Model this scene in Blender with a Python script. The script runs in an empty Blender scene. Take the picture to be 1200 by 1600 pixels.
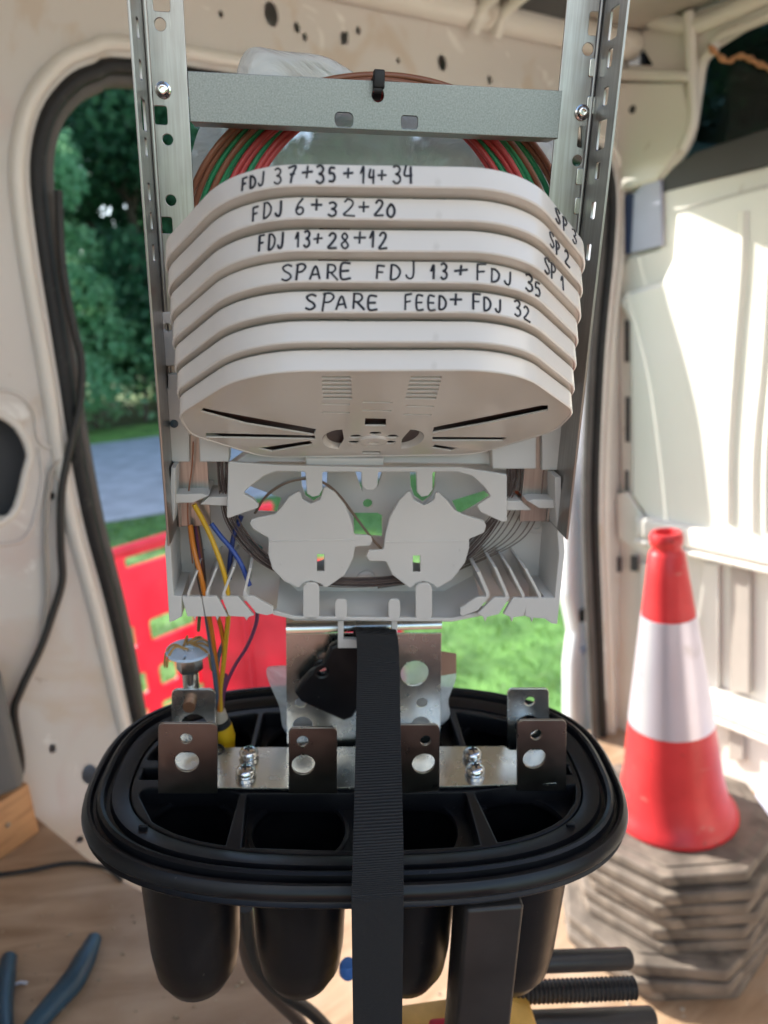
import bpy, bmesh, math, random
import numpy as np
from mathutils import Vector, Matrix
R = math.radians
random.seed(11); rng = np.random.default_rng(5)
SC = bpy.context.scene; COL = SC.collection

# ------------------------------------------------------------------ camera, sky, sun, exposure
F = 1180.0                                             # focal length in photo pixels (1200 x 1600)
CAM = Vector((0, 0, 1.35))
def cd(px, py): return Vector(((px-600)/F, -(py-800)/F, -1))
_U = -cd(920, 5190).normalized()
_Fw = (Vector((0, 0, -1))-_U*_U.dot(Vector((0, 0, -1)))).normalized()
_X = _Fw.cross(_U)
M = Matrix((_X, _Fw, _U))                              # camera -> world rotation
cam = bpy.data.cameras.new('camera'); camo = bpy.data.objects.new('camera', cam); COL.objects.link(camo)
camo.matrix_world = Matrix.Translation(CAM) @ M.to_4x4()
cam.sensor_fit = 'VERTICAL'; cam.sensor_height = 24.0; cam.sensor_width = 18.0
cam.lens = 24.0*F/1600; cam.clip_start = 0.02; cam.clip_end = 2000
cam.dof.use_dof = True; cam.dof.focus_distance = 0.42; cam.dof.aperture_fstop = 4.8
SC.camera = camo

SUN_TRAVEL = Vector((0.70, -0.48, -0.48)).normalized()
W = bpy.data.worlds.new("World"); SC.world = W; W.use_nodes = True
nt = W.node_tree; bg = nt.nodes['Background']
sky = nt.nodes.new('ShaderNodeTexSky'); sky.sky_type = 'NISHITA'; sky.sun_disc = False
sky.sun_elevation = math.asin(-SUN_TRAVEL.z); sky.sun_rotation = math.atan2(-SUN_TRAVEL.x, -SUN_TRAVEL.y)
nt.links.new(sky.outputs[0], bg.inputs[0]); bg.inputs[1].default_value = 0.15
sl = bpy.data.lights.new('sun', 'SUN'); sl.energy = 4.2; sl.angle = R(0.5); sl.color = (1, 0.95, 0.86)
so = bpy.data.objects.new('sun', sl); COL.objects.link(so); so.rotation_euler = SUN_TRAVEL.to_track_quat('-Z', 'Y').to_euler()
so.location = (-6, 3, 8)
SC.view_settings.view_transform = 'Standard'; SC.view_settings.look = 'None'
SC.view_settings.gamma = 1; SC.view_settings.use_curve_mapping = False
SC.view_settings.exposure = 1.42
SC.render.engine = 'CYCLES'
SC.cycles.use_denoising = True; SC.cycles.max_bounces = 10; SC.cycles.diffuse_bounces = 6
SC.cycles.transparent_max_bounces = 12

# ------------------------------------------------------------------ measuring frames
def ray(px, py): return M @ cd(px, py)
def hit(px, py, o, n):
    d = ray(px, py); return CAM+d*((o-CAM).dot(n)/d.dot(n))
Zr = -cd(506, 4150).normalized()
Xr = cd(10900, 673).normalized(); Xr = (Xr-Zr*Xr.dot(Zr)).normalized(); Yr = Zr.cross(Xr)
RO = CAM+ray(583, 165)*0.42                            # closure frame: x right, y away, z up its rails
RX, RY, RZ = M@Xr, M@Yr, M@Zr
RM3 = Matrix((RX, RY, RZ)).transposed(); RMI = RM3.transposed()
RM = Matrix.Translation(RO) @ RM3.to_4x4()
def rk(px, py, y=0.0):
    p = RMI@(hit(px, py, RO+RY*y, RY)-RO); return (p.x, p.z)
def rk3(px, py, y=0.0):
    p = rk(px, py, y); return Vector((p[0], y, p[1]))
def rb(px, py, z):
    p = RMI@(hit(px, py, RO+RZ*z, RZ)-RO); return Vector((p.x, p.y, z))
def rks(pts, y=0.0): return [rk(a, b, y) for a, b in pts]
def depth_at(p): return -(M.transposed()@(RO+RM3@Vector(p)-CAM)).z
A = R(36)
u = Vector((math.cos(A), math.sin(A), 0)); nn = Vector((-math.sin(A), math.cos(A), 0))
K = Vector((0.7, 2.15, 0))                             # rear corner of the doorway on the van floor
VM = Matrix.Translation(K) @ Matrix.Rotation(A, 4, 'Z')  # van frame: x along the door wall, y outwards, z up
def dw(px, py, off=0.0):
    p = hit(px, py, K+nn*off, nn)-K; return (p.dot(u), p.z)
def dws(pts, off=0.0): return [dw(a, b, off) for a, b in pts]
def rw(px, py, off=0.0):
    p = hit(px, py, K-u*off, u)-K; return (p.dot(nn), p.z)
def rws(pts, off=0.0): return [rw(a, b, off) for a, b in pts]
def fl(px, py, z=0.0): return hit(px, py, Vector((0, 0, z)), Vector((0, 0, 1)))

# ------------------------------------------------------------------ materials
MATS = {}
def mat(name, col, rough=0.5, metal=0.0, var=0.06, vscale=8.0, bump=0.0, bscale=60.0, spec=0.5, coat=0.0, col2=None, rvar=0.0, trans=0.0, alpha=1.0, sss=0.0):
    if name in MATS: return MATS[name]
    m = bpy.data.materials.new(name); m.use_nodes = True; t = m.node_tree; b = t.nodes['Principled BSDF']
    tc = t.nodes.new('ShaderNodeTexCoord')
    nz = t.nodes.new('ShaderNodeTexNoise'); nz.inputs['Scale'].default_value = vscale; nz.inputs['Detail'].default_value = 5
    t.links.new(tc.outputs['Object'], nz.inputs['Vector'])
    rp = t.nodes.new('ShaderNodeValToRGB'); rp.color_ramp.elements[0].position = 0.32; rp.color_ramp.elements[1].position = 0.68
    c1 = [max(0, c*(1-var)) for c in col]; c2 = [min(1, c*(1+var)) for c in (col2 or col)]
    rp.color_ramp.elements[0].color = (*c1, 1); rp.color_ramp.elements[1].color = (*c2, 1)
    t.links.new(nz.outputs[0], rp.inputs[0]); t.links.new(rp.outputs[0], b.inputs['Base Color'])
    b.inputs['Roughness'].default_value = rough; b.inputs['Metallic'].default_value = metal
    b.inputs['Specular IOR Level'].default_value = spec; b.inputs['Coat Weight'].default_value = coat
    b.inputs['Transmission Weight'].default_value = trans; b.inputs['Alpha'].default_value = alpha
    if sss:
        b.inputs['Subsurface Weight'].default_value = sss; b.inputs['Subsurface Radius'].default_value = (0.004, 0.003, 0.002); b.inputs['Subsurface Scale'].default_value = 1
    if rvar:
        mr = t.nodes.new('ShaderNodeMapRange'); mr.inputs['To Min'].default_value = rough-rvar; mr.inputs['To Max'].default_value = rough+rvar
        n3 = t.nodes.new('ShaderNodeTexNoise'); n3.inputs['Scale'].default_value = vscale*3; n3.inputs['Detail'].default_value = 6
        t.links.new(tc.outputs['Object'], n3.inputs['Vector']); t.links.new(n3.outputs[0], mr.inputs['Value']); t.links.new(mr.outputs[0], b.inputs['Roughness'])
    if bump:
        n2 = t.nodes.new('ShaderNodeTexNoise'); n2.inputs['Scale'].default_value = bscale; n2.inputs['Detail'].default_value = 4
        t.links.new(tc.outputs['Object'], n2.inputs['Vector'])
        bp = t.nodes.new('ShaderNodeBump'); bp.inputs['Strength'].default_value = bump; bp.inputs['Distance'].default_value = 0.02*8/bscale if bscale > 8 else 0.02
        t.links.new(n2.outputs[0], bp.inputs['Height']); t.links.new(bp.outputs[0], b.inputs['Normal'])
    MATS[name] = m; return m
def bsdf_out(m): return m.node_tree.nodes['Principled BSDF'].outputs[0]

plastic = mat('ivory plastic', (0.745, 0.69, 0.635), 0.17, var=0.02, vscale=14, bump=0.03, bscale=40, spec=0.5, rvar=0.04)
holder_pl = mat('grey white plastic', (0.60, 0.575, 0.54), 0.40, var=0.03, vscale=18, rvar=0.05)
steel = mat('galvanised steel', (0.40, 0.39, 0.38), 0.34, 1.0, var=0.10, vscale=30, rvar=0.08)
spangle = mat('speckled galvanised steel', (0.27, 0.285, 0.275), 0.46, 1.0, var=0.16, vscale=1100, bump=0.18, bscale=900, rvar=0.08)
zinc = mat('zinc plated steel', (0.66, 0.66, 0.62), 0.26, 1.0, var=0.06, vscale=40, rvar=0.06, bump=0.02, bscale=90)
earm = mat('zinc with dark reflections', (0.30, 0.26, 0.24), 0.30, 1.0, var=0.12, vscale=40, rvar=0.08)  # zinc darkened so the front ears carry their dark reflections as colour
chrome = mat('bright screw steel', (0.75, 0.75, 0.73), 0.16, 1.0, var=0.05)
blackpl = mat('black moulded plastic', (0.006, 0.006, 0.0075), 0.34, var=0.25, vscale=20, spec=0.35, rvar=0.10, bump=0.05, bscale=120)
rubber = mat('black rubber', (0.018, 0.018, 0.019), 0.5, var=0.2, spec=0.35)
sealgrey = mat('weathered seal rubber', (0.085, 0.078, 0.075), 0.6, var=0.2)
ink = mat('black marker ink', (0.012, 0.012, 0.02), 0.45, var=0.1)
orange = mat('orange red painted metal', (0.62, 0.13, 0.055), 0.45, var=0.12)
redpl = mat('red barrier plastic', (0.72, 0.055, 0.10), 0.40, var=0.12, vscale=6, col2=(0.80, 0.08, 0.13))
_t = redpl.node_tree; _tl = _t.nodes.new('ShaderNodeBsdfTranslucent'); _tl.inputs[0].default_value = (0.90, 0.08, 0.17, 1); _mx = _t.nodes.new('ShaderNodeMixShader'); _mx.inputs[0].default_value = 0.45
_t.links.new(bsdf_out(redpl), _mx.inputs[1]); _t.links.new(_tl.outputs[0], _mx.inputs[2]); _t.links.new(_mx.outputs[0], _t.nodes['Material Output'].inputs[0])
conered = mat('red cone plastic', (0.60, 0.032, 0.040), 0.34, var=0.10, vscale=9, col2=(0.66, 0.045, 0.052), spec=0.4)
sleeve = mat('reflective cone sleeve', (0.66, 0.62, 0.72), 0.30, 0.45, var=0.04, vscale=7, rvar=0.06)
conebase = mat('grey recycled rubber', (0.13, 0.105, 0.085), 0.8, var=0.35, vscale=10, bump=0.3, bscale=60, col2=(0.20, 0.165, 0.135))
glass = mat('dark tinted glass', (0.02, 0.025, 0.03), 0.06, var=0.1, spec=0.6)
navy = mat('navy plastic', (0.035, 0.055, 0.14), 0.4)
lilac = mat('pale lilac painted metal', (0.42, 0.44, 0.56), 0.4)
trim_shade = mat('dark grey trim and shade', (0.06, 0.06, 0.065), 0.6)
whitepaint = mat('white van bodywork', (0.82, 0.82, 0.86), 0.25, var=0.02, coat=0.4)
timber = mat('pale timber', (0.52, 0.27, 0.12), 0.6, var=0.15, vscale=5)
tyel = mat('yellow tube', (0.62, 0.36, 0.02), 0.35); tora = mat('orange tube', (0.55, 0.17, 0.015), 0.35)
tblu = mat('blue tube', (0.03, 0.07, 0.30), 0.35); tpur = mat('violet tube', (0.16, 0.045, 0.11), 0.35)
tgrn = mat('green tube', (0.03, 0.30, 0.13), 0.4); tred = mat('red tube', (0.52, 0.06, 0.06), 0.4)
tbrn = mat('brown tube', (0.26, 0.10, 0.055), 0.4); tgry = mat('grey tube', (0.20, 0.20, 0.19), 0.4)
fibre = mat('dark clear fibre', (0.13, 0.095, 0.085), 0.25); teal = mat('teal tube', (0.03, 0.16, 0.16), 0.35)
yarn = mat('aramid yarn', (0.42, 0.24, 0.07), 0.6, var=0.3)
tape = mat('yellow tape', (0.72, 0.42, 0.01), 0.45)
discblue = mat('pale blue disc', (0.55, 0.68, 0.85), 0.35)
copper = mat('brown brass', (0.32, 0.17, 0.10), 0.4, 0.7)
vicegrey = mat('dark bronze steel', (0.035, 0.030, 0.028), 0.42, 0.3, var=0.2, vscale=25, rvar=0.1)
viceorange = mat('chipped orange paint', (0.70, 0.33, 0.04), 0.5, var=0.25, vscale=25, col2=(0.75, 0.42, 0.10))
plblue = mat('blue grip plastic', (0.020, 0.055, 0.085), 0.34, var=0.25, vscale=14)
darkcable = mat('black cable sheath', (0.022, 0.021, 0.02), 0.5)

def wear(m, col, scale, lo, hi, stretch=(1, 1, 1), amount=1.0, rough=None):
    t = m.node_tree; b = t.nodes['Principled BSDF']; src = b.inputs['Base Color'].links[0].from_socket
    tc = t.nodes.new('ShaderNodeTexCoord'); mp = t.nodes.new('ShaderNodeMapping'); mp.inputs['Scale'].default_value = stretch
    n = t.nodes.new('ShaderNodeTexNoise'); n.inputs['Scale'].default_value = scale; n.inputs['Detail'].default_value = 6; n.inputs['Distortion'].default_value = 0.4
    r = t.nodes.new('ShaderNodeMapRange'); r.inputs['From Min'].default_value = lo; r.inputs['From Max'].default_value = hi; r.inputs['To Max'].default_value = amount
    x = t.nodes.new('ShaderNodeMix'); x.data_type = 'RGBA'; x.inputs[7].default_value = (*col, 1)
    t.links.new(tc.outputs['Object'], mp.inputs[0]); t.links.new(mp.outputs[0], n.inputs['Vector']); t.links.new(n.outputs[0], r.inputs['Value'])
    t.links.new(r.outputs[0], x.inputs[0]); t.links.new(src, x.inputs[6]); t.links.new(x.outputs[2], b.inputs['Base Color'])
wear(steel, (0.30, 0.285, 0.27), 6, 0.35, 0.65, (90, 90, 3), 0.8)
wear(steel, (0.55, 0.55, 0.54), 9, 0.66, 0.74, (60, 60, 2))
wear(zinc, (0.40, 0.38, 0.34), 45, 0.60, 0.72, amount=0.6)
wear(blackpl, (0.10, 0.09, 0.08), 210, 0.70, 0.76, amount=0.8)
wear(blackpl, (0.030, 0.028, 0.028), 12, 0.55, 0.75, amount=0.7)
wear(conered, (0.50, 0.34, 0.28), 9, 0.64, 0.72, (1, 1, 2.2), 0.7)
wear(conered, (0.20, 0.05, 0.04), 40, 0.66, 0.74, amount=0.6)
wear(sleeve, (0.36, 0.32, 0.32), 11, 0.62, 0.74, (1.6, 1.6, 0.7), 0.7)
wear(sleeve, (0.44, 0.36, 0.34), 70, 0.70, 0.76, amount=0.8)
wear(conebase, (0.32, 0.265, 0.21), 14, 0.52, 0.70, amount=0.7)
wear(redpl, (0.50, 0.20, 0.20), 7, 0.60, 0.75, amount=0.5)
wear(plastic, (0.56, 0.50, 0.44), 60, 0.70, 0.78, amount=0.5)
wear(timber, (0.30, 0.14, 0.06), 5, 0.5, 0.62, (1.5, 14, 14), 0.6)
wear(rubber, (0.06, 0.055, 0.05), 60, 0.62, 0.72, amount=0.6)
def worn_paint():
    m = bpy.data.materials.new('worn cream van paint'); m.use_nodes = True; t = m.node_tree; b = t.nodes['Principled BSDF']
    tc = t.nodes.new('ShaderNodeTexCoord')
    def noise(s, d=5, dist=0.0, off=0):
        mp = t.nodes.new('ShaderNodeMapping'); mp.inputs['Location'].default_value = (off, off*2, off)
        t.links.new(tc.outputs['Object'], mp.inputs[0])
        n = t.nodes.new('ShaderNodeTexNoise'); n.inputs['Scale'].default_value = s; n.inputs['Detail'].default_value = d; n.inputs['Distortion'].default_value = dist
        t.links.new(mp.outputs[0], n.inputs['Vector']); return n.outputs[0]
    def ramp(f, a, c):
        r = t.nodes.new('ShaderNodeValToRGB'); r.color_ramp.elements[0].position = a; r.color_ramp.elements[1].position = c
        t.links.new(f, r.inputs[0]); return r.outputs[0]
    def mix(fac, c1, c2):
        x = t.nodes.new('ShaderNodeMix'); x.data_type = 'RGBA'
        if isinstance(fac, float): x.inputs[0].default_value = fac
        else: t.links.new(fac, x.inputs[0])
        for k, c in ((6, c1), (7, c2)):
            if isinstance(c, tuple): x.inputs[k].default_value = (*c, 1)
            else: t.links.new(c, x.inputs[k])
        return x.outputs[2]
    base = mix(noise(2.2), (0.61, 0.575, 0.54), (0.71, 0.675, 0.635))
    c = mix(ramp(noise(2.4, 8, 1.6, 3), 0.55, 0.72), base, (0.62, 0.50, 0.46))
    c = mix(ramp(noise(3.3, 8, 2.0, 9), 0.58, 0.66), c, (0.62, 0.545, 0.47))
    c = mix(ramp(noise(6.0, 8, 2.5, 14), 0.63, 0.70), c, (0.86, 0.84, 0.80))
    c = mix(ramp(noise(22, 6, 0.4, 5), 0.70, 0.76), c, (0.30, 0.20, 0.14))
    t.links.new(c, b.inputs['Base Color']); b.inputs['Roughness'].default_value = 0.42
    return m
vanpaint = worn_paint()
creamp = mat('cream van paint', (0.74, 0.71, 0.655), 0.38, var=0.05, vscale=3, rvar=0.08, coat=0.15)
wear(creamp, (0.42, 0.33, 0.25), 16, 0.68, 0.76, amount=0.6)
panelp = mat('glossy cream panel', (0.78, 0.765, 0.71), 0.32, var=0.03, vscale=3, coat=0.3)
roofp = mat('grey beige roof lining', (0.42, 0.38, 0.34), 0.7, var=0.15, vscale=4)

def plywood():
    m = bpy.data.materials.new('dusty plywood'); m.use_nodes = True; t = m.node_tree; b = t.nodes['Principled BSDF']
    tc = t.nodes.new('ShaderNodeTexCoord'); mp = t.nodes.new('ShaderNodeMapping'); mp.inputs['Scale'].default_value = (2.4, 11, 2)
    mp.inputs['Rotation'].default_value = (0, 0, R(-25))
    t.links.new(tc.outputs['Object'], mp.inputs[0])
    n = t.nodes.new('ShaderNodeTexNoise'); n.inputs['Scale'].default_value = 2.2; n.inputs['Detail'].default_value = 8; n.inputs['Distortion'].default_value = 0.7
    t.links.new(mp.outputs[0], n.inputs['Vector'])
    r = t.nodes.new('ShaderNodeValToRGB'); r.color_ramp.elements[0].position = 0.3; r.color_ramp.elements[1].position = 0.7
    r.color_ramp.elements[0].color = (0.30, 0.18, 0.10, 1); r.color_ramp.elements[1].color = (0.52, 0.355, 0.225, 1)
    t.links.new(n.outputs[0], r.inputs[0])
    n2 = t.nodes.new('ShaderNodeTexNoise'); n2.inputs['Scale'].default_value = 5; n2.inputs['Detail'].default_value = 6
    t.links.new(tc.outputs['Object'], n2.inputs['Vector'])
    r2 = t.nodes.new('ShaderNodeValToRGB'); r2.color_ramp.elements[0].position = 0.45; r2.color_ramp.elements[1].position = 0.72
    t.links.new(n2.outputs[0], r2.inputs[0])
    x = t.nodes.new('ShaderNodeMix'); x.data_type = 'RGBA'; t.links.new(r2.outputs[0], x.inputs[0])
    t.links.new(r.outputs[0], x.inputs[6]); x.inputs[7].default_value = (0.50, 0.38, 0.28, 1)
    t.links.new(x.outputs[2], b.inputs['Base Color']); b.inputs['Roughness'].default_value = 0.62
    bp = t.nodes.new('ShaderNodeBump'); bp.inputs['Strength'].default_value = 0.3; bp.inputs['Distance'].default_value = 0.003
    t.links.new(n.outputs[0], bp.inputs['Height']); t.links.new(bp.outputs[0], b.inputs['Normal'])
    return m
ply = plywood()

def webbing():
    m = bpy.data.materials.new('black woven webbing'); m.use_nodes = True; t = m.node_tree; b = t.nodes['Principled BSDF']
    tc = t.nodes.new('ShaderNodeTexCoord')
    w = t.nodes.new('ShaderNodeTexWave'); w.wave_type = 'BANDS'; w.bands_direction = 'Z'; w.inputs['Scale'].default_value = 430; w.inputs['Distortion'].default_value = 1.0
    w.inputs['Detail'].default_value = 2
    t.links.new(tc.outputs['Object'], w.inputs['Vector'])
    n = t.nodes.new('ShaderNodeTexNoise'); n.inputs['Scale'].default_value = 900; t.links.new(tc.outputs['Object'], n.inputs['Vector'])
    r = t.nodes.new('ShaderNodeValToRGB'); r.color_ramp.elements[0].color = (0.003, 0.003, 0.0035, 1); r.color_ramp.elements[1].color = (0.022, 0.022, 0.026, 1)
    mt = t.nodes.new('ShaderNodeMath'); mt.operation = 'MULTIPLY'; t.links.new(w.outputs['Fac'], mt.inputs[0]); t.links.new(n.outputs[0], mt.inputs[1])
    mt.use_clamp = True
    t.links.new(mt.outputs[0], r.inputs[0]); t.links.new(r.outputs[0], b.inputs['Base Color']); b.inputs['Roughness'].default_value = 0.75
    bp = t.nodes.new('ShaderNodeBump'); bp.inputs['Strength'].default_value = 0.6; bp.inputs['Distance'].default_value = 0.0006
    t.links.new(w.outputs['Fac'], bp.inputs['Height']); t.links.new(bp.outputs[0], b.inputs['Normal'])
    return m
web = webbing()

def film(lo=0.06, hi=0.38):
    m = bpy.data.materials.new('clear polythene'); m.use_nodes = True; t = m.node_tree; b = t.nodes['Principled BSDF']
    b.inputs['Base Color'].default_value = (0.80, 0.84, 0.86, 1); b.inputs['Roughness'].default_value = 0.16
    tr = t.nodes.new('ShaderNodeBsdfTransparent'); mx = t.nodes.new('ShaderNodeMixShader')
    tc = t.nodes.new('ShaderNodeTexCoord'); n = t.nodes.new('ShaderNodeTexNoise'); n.inputs['Scale'].default_value = 22; n.inputs['Detail'].default_value = 6; n.inputs['Distortion'].default_value = 1.5
    t.links.new(tc.outputs['Object'], n.inputs['Vector'])
    mr = t.nodes.new('ShaderNodeMapRange'); mr.inputs['To Min'].default_value = lo; mr.inputs['To Max'].default_value = hi
    t.links.new(n.outputs[0], mr.inputs['Value']); t.links.new(mr.outputs[0], mx.inputs[0])
    bp = t.nodes.new('ShaderNodeBump'); bp.inputs['Strength'].default_value = 0.8; bp.inputs['Distance'].default_value = 0.011
    t.links.new(n.outputs[0], bp.inputs['Height']); t.links.new(bp.outputs[0], b.inputs['Normal'])
    out = t.nodes['Material Output']; t.links.new(tr.outputs[0], mx.inputs[1]); t.links.new(b.outputs[0], mx.inputs[2]); t.links.new(mx.outputs[0], out.inputs[0])
    return m
polythene = film(); polyd = film(0.30, 0.75); polym = film(0.25, 0.72)

def tinted():
    m = bpy.data.materials.new('tinted window glass'); m.use_nodes = True; t = m.node_tree; b = t.nodes['Principled BSDF']
    b.inputs['Base Color'].default_value = (0.015, 0.02, 0.022, 1); b.inputs['Roughness'].default_value = 0.05
    tr = t.nodes.new('ShaderNodeBsdfTransparent'); tr.inputs[0].default_value = (0.22, 0.30, 0.28, 1)
    mx = t.nodes.new('ShaderNodeMixShader'); mx.inputs[0].default_value = 0.45
    t.links.new(tr.outputs[0], mx.inputs[1]); t.links.new(b.outputs[0], mx.inputs[2]); t.links.new(mx.outputs[0], t.nodes['Material Output'].inputs[0])
    return m
tint = tinted()

def foliage(name, c1, c2):
    m = bpy.data.materials.new(name); m.use_nodes = True; t = m.node_tree; b = t.nodes['Principled BSDF']
    g = t.nodes.new('ShaderNodeNewGeometry'); r = t.nodes.new('ShaderNodeValToRGB')
    r.color_ramp.elements[0].color = (*c1, 1); r.color_ramp.elements[1].color = (*c2, 1)
    t.links.new(g.outputs['Random Per Island'], r.inputs[0]); t.links.new(r.outputs[0], b.inputs['Base Color'])
    b.inputs['Roughness'].default_value = 0.5
    tl = t.nodes.new('ShaderNodeBsdfTranslucent'); t.links.new(r.outputs[0], tl.inputs[0])
    mx = t.nodes.new('ShaderNodeMixShader'); mx.inputs[0].default_value = 0.55
    t.links.new(b.outputs[0], mx.inputs[1]); t.links.new(tl.outputs[0], mx.inputs[2]); t.links.new(mx.outputs[0], t.nodes['Material Output'].inputs[0])
    return m
leafdark = foliage('dark green leaves', (0.030, 0.105, 0.048), (0.085, 0.235, 0.105))
leafmid = foliage('blue green leaves', (0.17, 0.41, 0.19), (0.34, 0.60, 0.33))
grassm = foliage('grass blades', (0.05, 0.14, 0.018), (0.14, 0.27, 0.05))
bark = mat('bark', (0.10, 0.075, 0.055), 0.9, var=0.3, vscale=12, bump=0.5, bscale=30)

# ------------------------------------------------------------------ mesh helpers
class MB:
    def __init__(s): s.bm = bmesh.new(); s.ang = 50
    def _merge(s, bm, mtx=None, flat=None):
        for f in bm.faces: f.smooth = flat is None or abs(f.normal[flat]) < 0.999
        if mtx is not None: bm.transform(mtx)
        me = bpy.data.meshes.new('t'); bm.to_mesh(me); bm.free(); s.bm.from_mesh(me); bpy.data.meshes.remove(me)
    def box(s, c, size, bev=0.0, mtx=None, seg=2):
        b = bmesh.new(); bmesh.ops.create_cube(b, size=1)
        for v in b.verts: v.co = Vector((v.co.x*size[0], v.co.y*size[1], v.co.z*size[2]))
        if bev: bmesh.ops.bevel(b, geom=b.edges[:], offset=bev, segments=seg, affect='EDGES', profile=0.5)
        T = Matrix.Translation(c) if mtx is None else mtx@Matrix.Translation(c)
        s._merge(b, T); return s
    def plate(s, outline, th, holes=(), bev=0.0, frame='XZ', at=0.0, mtx=None):
        """flat plate with holes; XZ: stands at y=at..at+th; XY: lies at z=at..at+th; YZ: at x=at..at+th"""
        s.ang = 40; cu = bpy.data.curves.new('c', 'CURVE'); cu.dimensions = '2D'; cu.fill_mode = 'BOTH'
        for pts in [outline]+list(holes):
            sp = cu.splines.new('POLY'); sp.points.add(len(pts)-1); sp.use_cyclic_u = True
            for q, p in zip(sp.points, pts): q.co = (p[0], p[1], 0, 1)
        cu.extrude = max(th/2-bev, 1e-5); cu.bevel_depth = bev; cu.bevel_resolution = 1; cu.offset = -bev
        o = bpy.data.objects.new('c', cu); COL.objects.link(o)
        dg = bpy.context.evaluated_depsgraph_get(); me = bpy.data.meshes.new_from_object(o.evaluated_get(dg))
        bpy.data.objects.remove(o); bpy.data.curves.remove(cu)
        b = bmesh.new(); b.from_mesh(me); bpy.data.meshes.remove(me)
        bmesh.ops.remove_doubles(b, verts=b.verts[:], dist=1e-6)
        for v in b.verts:
            x, y, z = v.co
            if frame == 'XZ': v.co = (x, at+th/2+z, y)
            elif frame == 'XY': v.co = (x, y, at+th/2+z)
            else: v.co = (at+th/2+z, x, y)
        if frame == 'XZ': bmesh.ops.reverse_faces(b, faces=b.faces[:])
        b.normal_update(); s._merge(b, mtx, {'XZ': 1, 'XY': 2, 'YZ': 0}[frame]); return s
    def tube(s, pts, r, n=8, caps=True, mtx=None):
        b = bmesh.new(); pts = [Vector(p) for p in pts]; N = len(pts)
        rs = r if isinstance(r, (list, tuple)) else [r]*N
        T = [(pts[min(i+1, N-1)]-pts[max(i-1, 0)]).normalized() for i in range(N)]
        a = T[0].orthogonal().normalized(); rings = []
        for i in range(N):
            a = (a-T[i]*a.dot(T[i])); a = a.normalized() if a.length > 1e-9 else T[i].orthogonal().normalized()
            c = T[i].cross(a)
            rings.append([b.verts.new(pts[i]+(a*math.cos(2*math.pi*k/n)+c*math.sin(2*math.pi*k/n))*rs[i]) for k in range(n)])
        for i in range(N-1):
            for k in range(n): b.faces.new((rings[i][k], rings[i][(k+1) % n], rings[i+1][(k+1) % n], rings[i+1][k]))
        if caps: b.faces.new(rings[0][::-1]); b.faces.new(rings[-1])
        s._merge(b, mtx); return s
    def lathe(s, prof, n=32, mtx=None, cap0=False, cap1=False):
        b = bmesh.new(); rings = []
        for r, z in prof: rings.append([b.verts.new((r*math.cos(2*math.pi*k/n), r*math.sin(2*math.pi*k/n), z)) for k in range(n)])
        for i in range(len(rings)-1):
            for k in range(n): b.faces.new((rings[i][k], rings[i][(k+1) % n], rings[i+1][(k+1) % n], rings[i+1][k]))
        if cap0: b.faces.new(rings[0][::-1])
        if cap1: b.faces.new(rings[-1])
        s._merge(b, mtx); return s
    def rings(s, rs, cap0=False, cap1=False, mtx=None):
        b = bmesh.new(); V = [[b.verts.new(p) for p in r] for r in rs]; n = len(V[0])
        for i in range(len(V)-1):
            for k in range(n): b.faces.new((V[i][k], V[i][(k+1) % n], V[i+1][(k+1) % n], V[i+1][k]))
        if cap0: b.faces.new(V[0][::-1])
        if cap1: b.faces.new(V[-1])
        s._merge(b, mtx); return s
    def ribbon(s, path, widthvec, th):
        """strap: path of points, half width vectors, thickness along the local normal"""
        b = bmesh.new(); N = len(path); rows = []
        for i in range(N):
            t = (Vector(path[min(i+1, N-1)])-Vector(path[max(i-1, 0)])).normalized()
            w = Vector(widthvec[i] if isinstance(widthvec, list) else widthvec); nrm = t.cross(w).normalized()*th/2; p = Vector(path[i])
            rows.append([b.verts.new(q) for q in (p-w+nrm, p+w+nrm, p+w-nrm, p-w-nrm)])
        for i in range(N-1):
            for k in range(4): b.faces.new((rows[i][k], rows[i][(k+1) % 4], rows[i+1][(k+1) % 4], rows[i+1][k]))
        b.faces.new(rows[0][::-1]); b.faces.new(rows[-1]); s._merge(b); return s
    def build(s, name, m, parent=None, mtx=None, smooth=None, label=None, recalc=True):
        if recalc: bmesh.ops.recalc_face_normals(s.bm, faces=s.bm.faces[:])
        me = bpy.data.meshes.new(name); s.bm.to_mesh(me); s.bm.free()
        me.materials.append(m)
        if smooth is None: smooth = s.ang
        if not smooth: me.shade_flat()
        else:
            fs = np.zeros(len(me.polygons), dtype=bool); me.polygons.foreach_get('use_smooth', fs)
            me.set_sharp_from_angle(angle=R(smooth)); me.polygons.foreach_set('use_smooth', fs)
        o = bpy.data.objects.new(name, me); COL.objects.link(o)
        if parent: o.parent = parent
        if mtx is not None: o.matrix_local = mtx
        if label: o['label'] = label
        return o
def tag(o, label=None, cat=None, group=None, kind=None):
    if label: o['label'] = label
    if cat: o['category'] = cat
    if group: o['group'] = group
    if kind: o['kind'] = kind
    return o
def thing(name, label, cat, mtx=None, group=None):
    o = bpy.data.objects.new(name, None); COL.objects.link(o); o.empty_display_size = 0.05
    if mtx is not None: o.matrix_world = mtx
    return tag(o, label, cat, group)
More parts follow.
